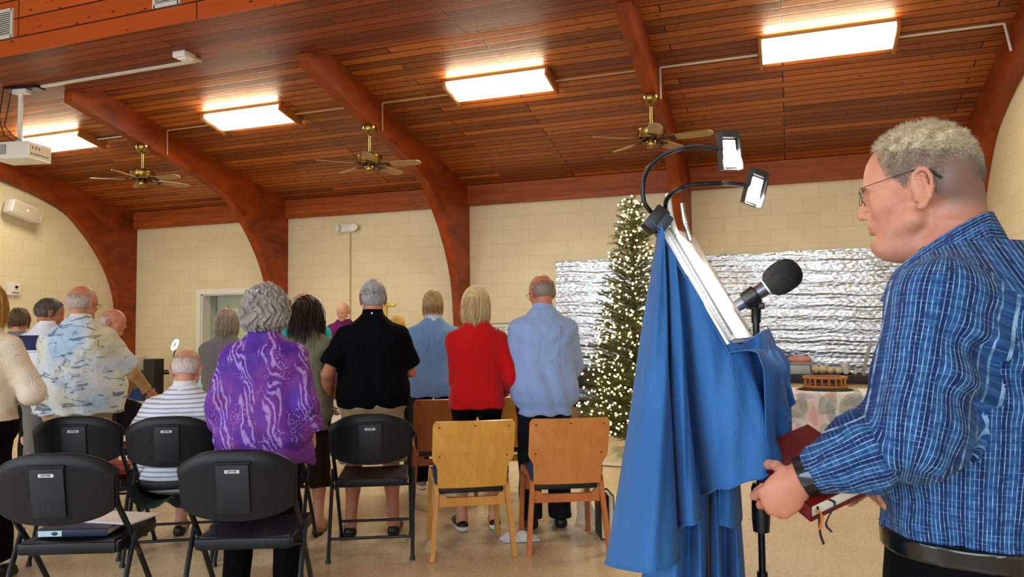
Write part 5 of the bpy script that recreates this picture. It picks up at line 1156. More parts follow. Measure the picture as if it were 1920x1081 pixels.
        a1, a2 = shirt.get('fold', .004), shirt.get('ff', 34.)
        G_.warp(lambda X, Y, Z_: a1*(np.sin(X*a2+3.0*np.sin(Z_*7+X*4))*np.clip((Z(1.30)-Z_)*3.2, 0, 1)+.7*np.sin(Z_*38+X*22+2*np.sin(X*13))*np.exp(-((Z_-Z(1.0))/.10)**2)+.5*np.sin((Z_-np.abs(X)*1.3)*44+1)*np.exp(-((Z_-Z(1.3))/.10)**2)))
        if collar:
            cr_ = shirt.get('cr', .066); G_.loft([(Z(1.455), cr_*s+.012, cr_*s+.014, 0, -.012*s), (Z(1.50), cr_*s, cr_*s+.006, 0, -.004*s), (Z(1.522), cr_*s-.002, cr_*s+.004, 0, .002*s)], .006, p=2.)
        def at(V):
            return {'puv': V}
        G_.F = np.where(G_.F > .9, .9, G_.F)
        grow(shirt.get('name', 'shirt'), G_, m_, root)
    if collar:
        c = Field(axis(-.11, .11, .005), axis(-.13, .13, .005), axis(Z(1.45), Z(1.54), .005)); cr_ = .064
        c.loft([(Z(1.465), cr_*s+.022, cr_*s+.024, 0, -.014*s), (Z(1.495), cr_*s+.010, cr_*s+.013, 0, -.006*s), (Z(1.524), cr_*s+.004, cr_*s+.006, 0, .002*s)], p=2.)
        c.loft([(Z(1.44), cr_*s-.006, cr_*s-.004, 0, .01*s), (Z(1.56), cr_*s-.006, cr_*s-.004, 0, .012*s)], op='c', p=2.); grow('collar', c, collar, root)
    # --- trousers / shorts / skirt
    if pants:
        m_, kind, zb = pants['m'], pants.get('kind', 'long'), pants.get('z', .06); t_ = pants.get('t', .016); top = pants.get('top', max(.885, shirt.get('hem', .84)+.03) if shirt else 1.02)
        ylo = -.30*s*max(1, g); Fp = Field(axis(-ext*.85, ext*.85, res), axis(ylo, (.60 if seat else .30)*s+belly, res), axis((zb-.02)*s if not seat else .05, Z(top)+.02, res))
        TP = [r.copy() for r in T if Z(.80) <= r[0] <= Z(top)]; lr = TP[-1].copy(); lr[0] = Z(top); TP.append(lr)
        for r in TP: r[1] += t_*.7; r[2] += t_*.7
        if kind == 'skirt':
            w0 = TP[0]; TP = [np.array([zb*s, w0[1]*pants.get('fl', .92), w0[2]*pants.get('fl', .92)*1.0, 0, w0[4]]), np.array([Z(.6), w0[1]*1.0, w0[2]*1.0, 0, w0[4]])]+TP; Fp.loft(TP)
        else:
            Fp.loft(TP)
            for sd_ in (-1, 1):
                hp, kn, an = legs[sd_]; gl = g**.5; k_ = pants.get('k', .062); b_ = pants.get('b', .058)
                Fp.ell(hp+[0, -.035*s, -.01], (.085*s*gl, .09*s*gl, .11*s), None, .04)
                if kind == 'shorts': q = (hp[2]-zb*s)/(hp[2]-kn[2]); e = hp+(kn-hp)*q; Fp.rc(hp, e, .086*s*gl+t_*.6, .076*s*gl+t_, .035, cut=not seat)
                else: Fp.rc(hp, kn, .084*s*gl+t_*.6, k_*s*gl+t_*.6, .035); q = (kn[2]-zb*s)/(kn[2]-an[2]); Fp.rc(kn, kn+(an-kn)*q, k_*s*gl+t_*.6, b_*s+t_*.4, .02, cut=True)
        Fp.warp(lambda X, Y, Z_: .0025*np.sin(X*60+3*np.sin(Z_*9))+.002*np.sin(Z_*34+X*20))
        if not seat: Fp.cutz(zb*s)
        grow({'skirt': 'skirt', 'shorts': 'shorts'}.get(kind, 'trousers'), Fp, m_, root)
    # --- shoes
    if shoes:
        m_, sole_m, kind = shoes
        for sd_ in (-1, 1):
            an = legs[sd_][2]; c0 = an+[0, -.035*s, -.05*s]; c1 = an+[sd_*.022, .14*s, -.052*s]
            f = Field(axis(an[0]-.09, an[0]+.09, .006), axis(an[1]-.11, an[1]+.21, .006), axis(0, .14, .006))
            f.rc(c0, c1, .042*s, .038*s, 0); f.ell((c1+c0)/2+[0, .02, .012], (.040*s, .085*s, .036*s), None, .02); f.cutz(.018)
            if kind == 'clog': f.rc(an+[0, -.02*s, -.02*s], an+[0, -.02*s, .06*s], .037*s, .05*s, .0, 'c'); f.ell(an+[0, -.045*s, .015], (.04*s, .05*s, .030*s), None, .01, 'c')
            so = grow('shoe', f, m_, root)
            f2 = Field(axis(an[0]-.09, an[0]+.09, .006), axis(an[1]-.12, an[1]+.22, .006), axis(-.012, .06, .005))
            f2.rc(c0+[0, -.003, 0], c1+[0, .005, 0], .045*s, .042*s, 0); f2.cutz(.003); f2.cutz(.026 if kind != 'sneaker' else .034, False); grow('sole', f2, sole_m, so)
    if hair: hair_obj(h, root, hair, hair_m, seed=hair_seed, count=hcount)
    if glasses:
        gm = MB()
        for sd_ in (-1, 1):
            gm.tube([h.p(sd_*82, -12, -20), h.p(sd_*82, 0, -8), h.p(sd_*80, 40, -9), h.p(sd_*72, 106, -10)], .0018, 6)
            gm.tube([h.p(sd_*(32+21*math.cos(a)), 121-6*abs(math.cos(a)), -18+15*math.sin(a)) for a in np.linspace(0, 6.283, 18)], .0014, 6, cap=False)
        gm.tube([h.p(-11, 121, -14), h.p(0, 124, -11), h.p(11, 121, -14)], .0014, 6); gm.build('glasses', glasses, root)
    return root, h, dict(S=S, arms=arms, legs=legs, s=s, Z=Z)
# ================================================================ THE CONGREGATION
H_grey = hair_mat('grey_hair', srgb(62, 62, 66), srgb(184, 184, 186)); H_silver = hair_mat('silver_curls', srgb(108, 104, 100), srgb(238, 233, 224)); H_white = hair_mat('white_hair', srgb(170, 164, 160), srgb(236, 232, 228))
H_blond = hair_mat('blond_hair', srgb(188, 152, 92), srgb(250, 232, 182)); H_sandy = hair_mat('sandy_hair', srgb(120, 88, 48), srgb(220, 188, 130)); H_dark = hair_mat('dark_brown_hair', srgb(16, 8, 6), srgb(52, 28, 18)); H_brn = hair_mat('brown_hair', srgb(60, 42, 26), srgb(130, 98, 60)); H_dgrey = hair_mat('dark_grey_hair', srgb(40, 34, 32), srgb(120, 110, 104)); H_fuzz = hair_mat('thin_grey_hair', srgb(166, 148, 138), srgb(220, 210, 204)); H_buzz = hair_mat('grey_buzz_hair', srgb(104, 90, 82), srgb(168, 154, 142)); H_gold = hair_mat('golden_hair', srgb(150, 96, 30), srgb(226, 176, 84)); H_greyblond = hair_mat('grey_blond_hair', srgb(140, 110, 80), srgb(206, 196, 180))
M_gl = plain('glasses_frame', srgb(20, 20, 22), .3, .5)
def purple():
    t = NT('purple_print'); v = t.obj(); w = t.n('ShaderNodeTexWave', {'Vector': t.map(v, (1, 1, .42), (.2, .5, .3)), 'Scale': 2.6, 'Distortion': 9., 'Detail': 3., 'Detail Scale': 1.3, 'Detail Roughness': .55})
    a = t.noise(t.map(v, (1, 1, .6)), 3.4, 3, .5, 1.5); base = t.ramp(a, [(.25, srgb(44, 14, 110)), (.42, srgb(74, 26, 150)), (.55, srgb(108, 36, 140)), (.68, srgb(84, 44, 172)), (.8, srgb(58, 26, 150))])
    fl = t.n('ShaderNodeTexWave', {'Vector': t.map(v, (1, 1, .35), (.1, .9, .2)), 'Scale': 16., 'Distortion': 20., 'Detail': 4., 'Detail Scale': .6})
    m1 = t.math('MULTIPLY', t.ramp(fl.outputs['Fac'], [(.55, (0, 0, 0)), (.85, (1, 1, 1))]), t.ramp(w.outputs['Fac'], [(.45, (0, 0, 0)), (.75, (1, 1, 1))]))
    c = t.mix(t.math('MULTIPLY', m1, .7), base, srgb(182, 150, 220))
    vo = t.n('ShaderNodeTexVoronoi', {'Vector': t.map(v, (1, 1, .8)), 'Scale': 105.}); sp = t.math('MULTIPLY', t.math('LESS_THAN', vo.outputs['Distance'], .30), t.ramp(t.noise(v, 6.5, 2, .5, .8), [(.54, (0, 0, 0)), (.6, (1, 1, 1))]))
    c = t.mix(t.math('MULTIPLY', sp, .8), c, srgb(206, 160, 220)); t.bs(Base_Color=c, Roughness=.7); t.bump(t.noise(t.map(v, (6, 6, 2)), 2, 4, .6, 1), .4, .02); return t.m
def hawaii():
    t = NT('tropical_shirt'); v = t.obj(); o = t.sep(v); u = t.comb(o[0], o[2], t.math('MULTIPLY', o[1], .4))
    c = t.ramp(t.noise(u, 4.2, 3), [(.35, srgb(170, 200, 228)), (.52, srgb(208, 214, 214)), (.66, srgb(196, 192, 152))])
    for k, (sc_, th_, col, loc) in enumerate([(7, .60, srgb(64, 92, 120), (0, 0, 0)), (9, .63, srgb(120, 130, 120), (3, 1, 2)), (6, .64, srgb(70, 120, 150), (7, 4, 2)), (11, .67, srgb(206, 120, 110), (1, 8, 3)), (8, .65, srgb(90, 104, 110), (5, 2, 9))]):
        n_ = t.noise(t.map(u, (1, 2.2 if k % 2 == 0 else .9, 1), loc=loc), sc_, 5, .62, 1.1); c = t.mix(t.ramp(n_, [(th_-.02, (0, 0, 0)), (th_+.02, (.85, .85, .85))]), c, col)
    t.bs(Base_Color=c, Roughness=.85); t.bump(t.noise(t.map(v, (7, 7, 4)), 1.6, 4, .55, 1.3), .5, .025); return t.m
def lace():
    t = NT('cream_lace_knit'); v = t.obj(); vo = t.n('ShaderNodeTexVoronoi', {'Vector': v, 'Scale': 85.}, feature='DISTANCE_TO_EDGE'); n_ = t.noise(v, 8, 3)
    c = t.mix(t.math('MULTIPLY', t.math('LESS_THAN', vo.outputs['Distance'], .10), t.ramp(n_, [(.42, (.0, .0, .0)), (.6, (.6, .6, .6))])), t.ramp(n_, [(.3, srgb(206, 186, 150)), (.6, srgb(236, 230, 216))]), srgb(176, 140, 96)); t.bs(Base_Color=c, Roughness=.95); t.bump(t.math('ADD', vo.outputs['Distance'], n_), .5, .006); return t.m
def stripes(name, c1, c2, per, width, axis_=2, thin=None):
    t = NT(name); o = t.sep(t.obj()); f = t.math('FRACT', t.math('DIVIDE', t.math('ADD', o[axis_], t.math('MULTIPLY', t.noise(t.obj(), 5, 2), .02)), per)); m_ = t.math('LESS_THAN', f, width); c = t.mix(m_, c1, c2)
    if thin: c = t.mix(t.math('LESS_THAN', t.math('ABSOLUTE', t.math('SUBTRACT', f, .6)), .05), c, thin)
    t.bs(Base_Color=c, Roughness=.85); t.bump(t.noise(t.map(t.obj(), (7, 7, 4)), 1.6, 4, .5, 1.), .35, .02); return t.m
C_blk = cloth('black_knit', srgb(5, 5, 8)); C_navy = cloth('black_polo_cloth', srgb(5, 6, 12), wr=.5); C_khaki = cloth('khaki_cotton', srgb(168, 144, 112)); C_grey = cloth('grey_trousers', srgb(110, 108, 104)); C_red = cloth('red_jersey', srgb(196, 8, 14), wr=.25); C_lb = cloth('pale_blue_shirting', srgb(146, 172, 222), wr=.6); C_lb2 = cloth('chambray', srgb(120, 160, 216), wr=.6); C_white = cloth('white_collar_cloth', srgb(226, 230, 238)); C_char = cloth('charcoal_trousers', srgb(26, 30, 30), wr=.5); C_teal = cloth('turquoise_shirt', srgb(30, 178, 178)); C_sage = cloth('sage_cardigan', srgb(128, 132, 108), wr=.5); C_rob = cloth('purple_robe', srgb(96, 20, 90), wr=.7); C_tan = cloth('tan_shirt', srgb(176, 138, 96)); C_greyk = cloth('grey_knit', srgb(120, 118, 118)); C_green = cloth('dark_green_shorts', srgb(44, 62, 60)); C_brown = cloth('dark_brown_cloth', srgb(46, 34, 28)); C_nw = cloth('navy_yoke', srgb(20, 30, 74)); C_bw = cloth('off_white_pants', srgb(196, 182, 150))
def at(px_, d): return tuple(ground(px_, d))
DOWN = 'down'
RZ = R(29)
# 1 purple blouse
prs, h1, J1 = person('person', at(497, 4.02), R(24), 1.585, 'person in a purple printed blouse with curly silver hair, standing behind the empty folding chair', g=1.22, wd=1.06, belly=.02, hair='curly', hair_m=H_silver, fem=1., head=(-.05, .22, 0), hair_seed=4, hs=1.14, stance=.13,
    shirt=dict(m=purple(), hem=.80, sleeve='long', t=.022, flare=.045, loose=1.15, cuff=.62, bell=1.95, fold=.006, ff=30., name='blouse'), pants=dict(m=C_blk, t=.012, k=.07, b=.07), shoes=(M_black, M_black, 'flat'), pose={-1: ((-.255, .07, .86), (-.25, -1, -.1)), 1: ((.255, .07, .86), (.25, -1, -.1))}, skin_m=SK)
tq = Field(axis(-.33, .33, .01), axis(-.27, .27, .01), axis(.60, .80, .01)); tq.loft([(.655, .265, .205, 0, 0), (.70, .262, .200, 0, 0), (.78, .235, .175, 0, 0)]).warp(lambda X, Y, Z_: .008*np.sin(X*42+2*np.sin(Y*9))+.006*np.sin(Y*38)); o_ = grow('blouse_underlayer', tq, plain('violet_chiffon', srgb(92, 30, 130), .7), prs)
# 2 black polo
_polo, _, _ = person('person', at(699, 5.06), R(27), 1.712, 'person in a black polo shirt and khaki shorts with thick grey hair and black clogs', g=1.12, wd=1.10, belly=.05, hair='short', hair_m=H_grey, head=(.12, .12, 0), collar=C_navy, jowl=2,
    shirt=dict(m=C_navy, hem=.86, sleeve='short', t=.016, flare=.012, sl=.80, loose=1.15, fold=.005), pants=dict(m=C_khaki, kind='shorts', z=.48, t=.03), shoes=(M_black, M_black, 'clog'), pose={-1: ((-.285, .06, .90), (-.4, -1, 0)), 1: ((.15, .30, 1.08), (.6, -.5, -.8))}, glasses=M_gl, skin_m=SK2, stance=.14, detail=True)
MB().lathe([(0, -.002), (.006, -.002), (.006, .002), (0, .003)], (0, -.094, 1.462), 12, Matrix.Rotation(R(90), 3, 'X')).build('collar_dot', M_white, _polo)
# 3 red sweater
person('person', at(893, 5.18), R(32), 1.665, 'person in a long red sweater with a blond bob', g=1.05, wd=.98, hair='bob', hair_m=H_blond, fem=1., head=(-.25, .08, 0),
    shirt=dict(m=C_red, hem=.855, sleeve='long', t=.013, flare=.016, fold=.003, name='sweater', cuff=.93), pants=dict(m=C_blk, t=.006, z=.28, k=.055, b=.055), shoes=(M_black, M_white, 'sneaker'), pose={-1: ((-.08, .28, 1.06), (-.1, -.5, -1)), 1: ((.215, .14, .93), (.35, -1, -.2))}, glasses=M_gl, stance=.11)
# 4 pale blue shirt man
person('person', at(1018, 5.22), R(28), 1.755, 'person in an untucked pale blue dress shirt with thinning hair, nearest the Christmas tree', g=1.12, wd=1.02, belly=.03, hair='bald', hair_m=H_buzz, head=(.32, .18, 0), collar=C_lb,
    shirt=dict(m=C_lb, hem=.76, sleeve='long', t=.022, flare=.022, loose=1.25, fold=.007, ff=40.), pants=dict(m=C_char, t=.02, b=.07), shoes=(M_black, M_black, 'flat'), pose={-1: ((-.13, .28, 1.04), (-.4, -.5, -1)), 1: ((.14, .30, 1.06), (.55, -.5, -1))}, glasses=M_gl, skin_m=SK2, detail=True)
# 5 chambray
person('person', at(812, 6.50), R(30), 1.70, 'person in a light blue chambray shirt with white collar and short sandy hair', g=1.12, wd=1.06, hair='mid', hair_m=H_sandy, fem=1., head=(-.1, .1, 0), collar=C_white,
    shirt=dict(m=C_lb2, hem=.80, sleeve='long', t=.02, flare=.03, loose=1.2, fold=.006), pants=dict(m=C_blk, t=.01), shoes=(plain('grey_sneaker', srgb(130, 134, 140), .7), M_white, 'sneaker'))
# 6 tropical shirt
person('person', at(150, 5.16), R(26), 1.70, 'person in a pale tropical print shirt and khaki trousers with a bald head', g=1.26, wd=1.10, belly=.07, hair='bald', hair_m=H_fuzz, head=(-.28, .10, 0), collar=hawaii(), jowl=6,
    shirt=dict(m=hawaii(), hem=.83, sleeve='short', t=.024, flare=.02, sl=.92, loose=1.5, fold=.006), pants=dict(m=C_khaki, t=.03, b=.08, k=.08), shoes=(M_black, M_black, 'flat'), pose={-1: ((-.14, .32, 1.10), (-.3, -.5, -1)), 1: ((.16, .36, 1.10), (.5, -.4, -1))}, glasses=M_gl, skin_m=SK2, detail=True)
# 7 seated
sx_, sy_ = CD; px7 = (sx_+.06*math.sin(R(30))*-1+.0, sy_+.05)
person('person', (sx_+.0, sy_+.01, .0), R(28), 1.66, 'person seated in a white and blue striped polo with a bald, white-fringed head', g=1.28, wd=1.12, belly=.06, hair='bald', hair_m=H_fuzz, head=(.05, .30, 0), collar=C_white, seat=True, jowl=4, hs=1.16,
    shirt=dict(m=stripes('striped_polo', srgb(228, 232, 240), srgb(146, 164, 196), .027, .34), hem=.82, sleeve='short', t=.02, sl=.8, loose=1.3, fold=.004), pants=dict(m=C_green, kind='shorts', z=.3, t=.02), shoes=(M_black, M_black, 'flat'), pose={-1: ((-.16, .30, 1.05), (-1, -.3, -.4)), 1: ((.16, .30, 1.05), (1, -.3, -.4))}, skin_m=SK)
# 8 lace sweater, far left
person('person', at(-34, 4.15), R(24), 1.66, 'person in a cream lace knit sweater and black skirt, cut by the left edge', g=1.05, wd=1.0, hair='bob', hair_m=H_gold, fem=1., head=(0, .05, 0),
    shirt=dict(m=lace(), hem=.90, sleeve='long', t=.016, flare=.01, loose=1.3, fold=.004, name='sweater'), pants=dict(m=C_blk, kind='skirt', z=.12, t=.05, fl=1.1), shoes=(M_black, M_black, 'flat'), pose={-1: ((-.15, .26, 1.08), (-.3, -.5, -1)), 1: ((.16, .27, 1.05), (.7, -.5, -.8))})
# 9 dark long hair
person('person', at(574, 5.08), R(27), 1.61, 'person in a sage cardigan with long dark brown hair, right of the purple blouse', g=1.02, wd=.98, hair='long', hair_m=H_dark, fem=1., head=(-.2, .1, 0), hcount=700,
    shirt=dict(m=C_sage, hem=.74, sleeve='long', t=.018, flare=.02, loose=1.25, name='cardigan', fold=.006), pants=dict(m=C_brown, t=.012, z=.33, k=.07, b=.08), shoes=(plain('sandal_tan', srgb(150, 96, 60), .6), M_black, 'clog'), pose={-1: ((-.15, .26, 1.08), (-1, -.3, -.4)), 1: ((.20, .22, .98), (1, -.3, -.4))}, stance=.09)
far = dict(res=.012, hands=False)
# 10 turquoise
person('person', at(566, 6.6), R(28), 1.72, 'person in a turquoise shirt with white hair, behind the long dark hair', g=1.18, wd=1.12, hair='bald', hair_m=H_fuzz, head=(0, .1, 0), collar=C_teal, shirt=dict(m=C_teal, hem=.84, sleeve='short', t=.018), pants=dict(m=C_khaki), shoes=(M_black, M_black, 'flat'), **far)
# 11 priest facing the room
person('person', at(644, 10.35), R(192), 1.755, 'person in a purple vestment with white collar facing the camera at the back wall', g=1.05, wd=1.05, hair='bald', hair_m=H_fuzz, head=(.05, .25, 0), collar=C_white, shirt=dict(m=C_rob, hem=.45, sleeve='long', t=.03, flare=.08, loose=1.6, name='vestment', fold=.006), pants=dict(m=cloth('white_alb', srgb(226, 224, 220)), kind='skirt', z=.08, t=.02, fl=1.2, top=.9), shoes=(M_black, M_black, 'flat'), pose={-1: ((-.13, .26, 1.08), (-1, -.3, -.4)), 1: ((.13, .26, 1.08), (1, -.3, -.4))}, skin_m=SK, res=.011, detail=True)
# 12 brown short hair between polo and chambray
person('person', at(745, 7.6), R(26), 1.50, 'person with golden brown hair showing just above the shoulder of the black polo', g=1.05, hair='mid', hair_m=H_gold, fem=1., shirt=dict(m=C_greyk, hem=.84, t=.016), pants=dict(m=C_char), shoes=(M_black, M_black, 'flat'), hcount=500, **far)
# 13 grey-blond behind the purple blouse's left shoulder
person('person', at(424, 6.3), R(26), 1.555, 'person with straight grey-blond hair in a grey top, left of purple blouse', g=1.1, hair='bob', hair_m=H_greyblond, fem=1., shirt=dict(m=C_greyk, hem=.82, t=.02, loose=1.3), pants=dict(m=C_bw), shoes=(M_black, M_black, 'flat'), hcount=700, **far)
# 14 navy and white polo
o14 = person('person', at(88, 6.35), R(12), 1.665, 'person in a navy and white polo with dark hair, behind the tropical shirt', g=1.15, wd=1.08, belly=.05, hair='short', hair_m=H_dgrey, head=(-.75, .25, 0), collar=C_white,
    shirt=dict(m=None, hem=.84, sleeve='short', t=.02, sl=.9), pants=dict(m=C_grey, t=.02), shoes=(M_black, M_black, 'flat'), skin_m=SKT, **far) if False else None
def navywhite():
    t = NT('navy_white_polo'); z = t.sep(t.obj())[2]; c = t.mix(t.math('MULTIPLY', t.math('GREATER_THAN', z, 1.19), t.math('LESS_THAN', z, 1.33)), srgb(210, 216, 228), srgb(22, 30, 78)); c = t.mix(t.math('LESS_THAN', t.math('ABSOLUTE', t.math('SUBTRACT', z, 1.20)), .006), c, srgb(230, 230, 236)); t.bs(Base_Color=c, Roughness=.85); return t.m
person('person', at(88, 6.35), R(14), 1.665, 'person in a navy and white polo with dark hair, behind the tropical shirt', g=1.15, wd=1.08, belly=.05, hair='short', hair_m=H_dgrey, head=(-.65, .25, 0), collar=C_white, shirt=dict(m=navywhite(), hem=.84, sleeve='short', t=.02, sl=.9), pants=dict(m=C_grey, t=.02), shoes=(M_black, M_black, 'flat'), skin_m=SKT, **far)
# 15 grey-brown hair far left
person('person', at(34, 7.1), R(26), 1.60, 'person with grey-brown hair just showing between the lace sweater and the navy polo', hair='mid', hair_m=H_brn, fem=1., shirt=dict(m=C_greyk, hem=.84, t=.016), pants=dict(m=C_char), shoes=(M_black, M_black, 'flat'), hcount=500, **far)
# 16 tan shirt, bald, profile to the right
person('person', at(206, 6.5), R(-28), 1.575, 'person in a tan shirt with a bald head turned right, beyond the tropical shirt sleeve', g=1.1, wd=1.05, belly=.04, hair='bald', hair_m=H_fuzz, head=(-.55, .12, 0), shirt=dict(m=C_tan, hem=.84, sleeve='long', t=.018), pants=dict(m=C_tan, t=.02), shoes=(M_black, M_black, 'flat'), skin_m=SK2, pose={-1: ((-.12, .30, .95), (-1, -.3, -.4)), 1: ((.16, .30, .92), (1, -.3, -.4))}, res=.011, detail=True)
# ================================================================ THE READER IN PLAID (right foreground)
MZ = 74.; MO = ground(1765, 1.42); Rm = rotz(R(MZ)).T
def lp(x, y, d): return Rm @ (P(x, y, d)-MO)
def lv(v): return Rm @ np.array(v, float)
man = empty('person', tuple(MO), R(MZ), 'person in a blue plaid shirt, wire glasses and black trousers, closest at right', 'person')
hm = HF(lp(1731, 347, 1.40)*np.array([0, 1, 1])+np.array([-.02, 0, .003]), 1.0, 0, .03, 0, .91)
nS = lp(1757, 578, 1.255); nE = lp(1716, 812, 1.205); nW = lp(1507, 893, 1.27)
fS = np.array([.185, nS[1], nS[2]]); fE = np.array([.235, .03, 1.13]); fW = lp(1598, 902, 1.50)
TM = np.array([[.84, .165, .135, 0, -.035], [.92, .178, .138, 0, -.045], [1.00, .176, .136, 0, -.044], [1.10, .180, .146, 0, -.048], [1.22, .186, .146, 0, -.058], [1.32, .188, .142, 0, -.062], [1.39, .172, .128, 0, -.070], [1.45, .125, .108, 0, -.066], [1.50, .082, .086, 0, -.050], [1.53, .070, .072, 0, -.040]]); TM[:, 3] = np.interp(TM[:, 0], [1.0, 1.45], [0, -.02])
SKM = None
def reader_skin():
    t = NT('reader_skin'); st = t.attr('stub').outputs['Fac']; n1 = t.noise(t.obj(), 12, 4, .6); n2 = t.noise(t.obj(), 90, 3, .6); n3 = t.noise(t.obj(), 700, 2)
    c = t.mix(t.math('MULTIPLY', t.ramp(n1, [(.38, (0, 0, 0)), (.66, (1, 1, 1))]), .55), srgb(198, 140, 112), srgb(178, 98, 78)); c = t.mix(t.math('MULTIPLY', n2, .3), c, srgb(190, 110, 88))
    c = t.mix(t.math('MULTIPLY', t.math('MULTIPLY', st, t.math('ADD', .6, t.math('MULTIPLY', n3, .7))), .85), c, srgb(100, 86, 80))
    t.bs(Base_Color=c, Roughness=.46, Subsurface_Weight=.08); t.b.inputs['Subsurface Radius'].default_value = (.010, .004, .002); t.bump(t.math('ADD', t.math('MULTIPLY', n2, .8), n3), .22, .0016); return t.m
SKM = reader_skin()
hx = [(hm.o[0]-.10, hm.o[0]+.10, .0034), (nW[0]-.06, nW[0]+.12, .0042)]; hy = [(hm.o[1]-.12, hm.o[1]+.15, .0030), (nW[1]-.04, nW[1]+.16, .0042)]; hz = [(hm.o[2]-.16, hm.o[2]+.13, .0030), (nW[2]-.16, nW[2]+.05, .0042)]
BF_ = Field(axis(-.40, .42, .011, hx), axis(-.27, .64, .011, hy), axis(0, 1.78, .012, hz))
TB = TM.copy(); TB[:, 1:3] -= .014; TB[TB[:, 0] > 1.44, 1:3] -= .014; BF_.loft(TB)
BF_.rc(hm.p(0, -36, -34), hm.p(0, -42, -175), .052, .062, .03); head_shape(BF_, hm, True, 0, 1)
hm.e(BF_, (0, 28, -112), (36, 50, 28), 26); hm.c(BF_, (0, -68, -40), (0, -62, -120), 30, 34, 26)
for a_, e_, w_ in ((nS, nE, nW), (fS, fE, fW)):
    BF_.rc((np.sign(a_[0])*.05, -.06, 1.405), a_+[0, 0, -.01], .046, .054, .04); BF_.rc(a_, e_, .055, .045, .03); BF_.rc(e_, w_, .043, .028, .02)
dl = nrm(lv(-CR*.66-CU*.68+CF*.22)); pal = nrm(lv(CF*.95+CR*.25-CU*.05)); hand(BF_, nW, dl, pal, .85, -1, 1.05, .02, (.15, .30, .95))
dr_ = nrm(lp(1560, 935, 1.42)-fW); hand(BF_, fW, dr_, nrm(lv(CU*.75-CR*.2-CF*.5)), .98, -1, .30)
for s_ in (-1, 1):
    BF_.rc((s_*.09, -.03, .88), (s_*.10, -.01, .48), .085, .06, .03); BF_.rc((s_*.10, -.01, .48), (s_*.11, -.03, .09), .058, .04, .02); BF_.rc((s_*.11, -.05, .05), (s_*.13, .11, .03), .036, .026, .02)
def stubble(V):
    q = np.stack([(V-hm.o)@hm.M[:, 0]/hm.s, (V-hm.o)@hm.M[:, 1]/hm.s/hm.fs, (V-hm.o)@hm.M[:, 2]/hm.s], 1); r_, f_, u_ = q.T
    sm = lambda x, a, b: np.clip((x-a)/(b-a), 0, 1)
    front = np.where(u_ > 20, 74-.55*np.abs(r_)*0, 30+.9*(u_-(-30)))          # hair line in front: temple, then sideburn
    front = np.interp(u_, [-60, -20, 0, 20, 60, 110], [18, 24, 36, 66, 78, 90]); back_low = np.interp(f_, [-110, -60, -20, 30], [-62, -60, -40, -22])
    m_ = sm(front-f_, 0, 14)*sm(u_-back_low, -10, 26); e_ = ((f_+2)/24)**2+((u_+14)/38)**2; m_ *= np.where(np.abs(r_) > 60, sm(e_, .9, 1.35), 1.); m_[u_ < -75] = 0
    beard = .16*sm(-u_, 60, 80)*sm(f_, 30, 70)*(u_ > -135); return {'stub': np.stack([np.maximum(m_, beard)]*3, 1)}
grow('body', BF_, SKM, man, stubble)
# --- plaid shirt with its own weave coordinates
def plaid():
    t = NT('blue_plaid'); a = t.sep(t.attr('puv').outputs['Vector']); u, v = a[0], a[1]
    def band(x, per, w, off=0.): f = t.math('FRACT', t.math('ADD', t.math('DIVIDE', x, per), off)); return t.math('LESS_THAN', t.math('ABSOLUTE', t.math('SUBTRACT', f, .5)), w)
    def soft(x, per, off=0.): return t.math('ADD', t.math('MULTIPLY', t.math('SINE', t.math('ADD', t.math('MULTIPLY', x, 6.283/per), off)), .5), .5)
    nz = t.noise(t.comb(t.math('MULTIPLY', u, 260.), t.math('MULTIPLY', v, 60.), 0.), 1., 2); nz2 = t.noise(t.comb(t.math('MULTIPLY', u, 60.), t.math('MULTIPLY', v, 260.), 0.), 1., 2)
    c = t.mix(soft(u, .028), srgb(14, 36, 84), srgb(40, 90, 146)); c = t.mix(t.math('MULTIPLY', soft(v, .0185), .55), c, srgb(14, 34, 88))
    c = t.mix(t.math('MULTIPLY', band(v, .0074, .07), t.math('MULTIPLY', t.ramp(nz2, [(.42, (0, 0, 0)), (.66, (1, 1, 1))]), .6)), c, srgb(110, 156, 204))
    c = t.mix(t.math('MULTIPLY', band(u, .0066, .10), t.math('ADD', .08, t.math('MULTIPLY', t.ramp(nz, [(.34, (0, 0, 0)), (.62, (1, 1, 1))]), .72))), c, srgb(150, 188, 220))
    t.bs(Base_Color=c, Roughness=.85); t.b.inputs['Sheen Weight'].default_value = .04; t.b.inputs['Specular IOR Level'].default_value = .2
    w1 = t.noise(t.map(t.obj(), (1, 1, .6)), 16, 4, .55, 1.6); t.bump(w1, .35, .02); return t.m
MP = plaid(); tS = .017
SF_ = Field(axis(-.36, .36, .0062), axis(-.28, .48, .0062), axis(.94, 1.60, .0062))
TS = [r.copy() for r in TM if .96 < r[0] < 1.47]+[np.array([1.500, .068, .070, -.02, -.060])]
TS.insert(0, np.array([.965, .176, .138, 0, -.044]))
for r in TS: r[1] += tS; r[2] += tS
TS[0][1:3] += -.006; SF_.loft(TS, p=2.4)
for a_, e_, w_, sg in ((nS, nE, nW, -1), (fS, fE, fW, 1)):
    SF_.rc((np.sign(a_[0])*.050, -.062, 1.432), a_+[0, -.01, .004], .060, .064+.008, .05)
    SF_.rc(a_, e_, .078, .074, .04); v_ = w_-e_; SF_.rc(e_, e_+v_*.5, .068, .060, .03); SF_.rc(e_+v_*.5, e_+v_*.80, .060, .046, .02); SF_.rc(e_+v_*.80, e_+v_*.925, .041, .037, .006, cut=True)
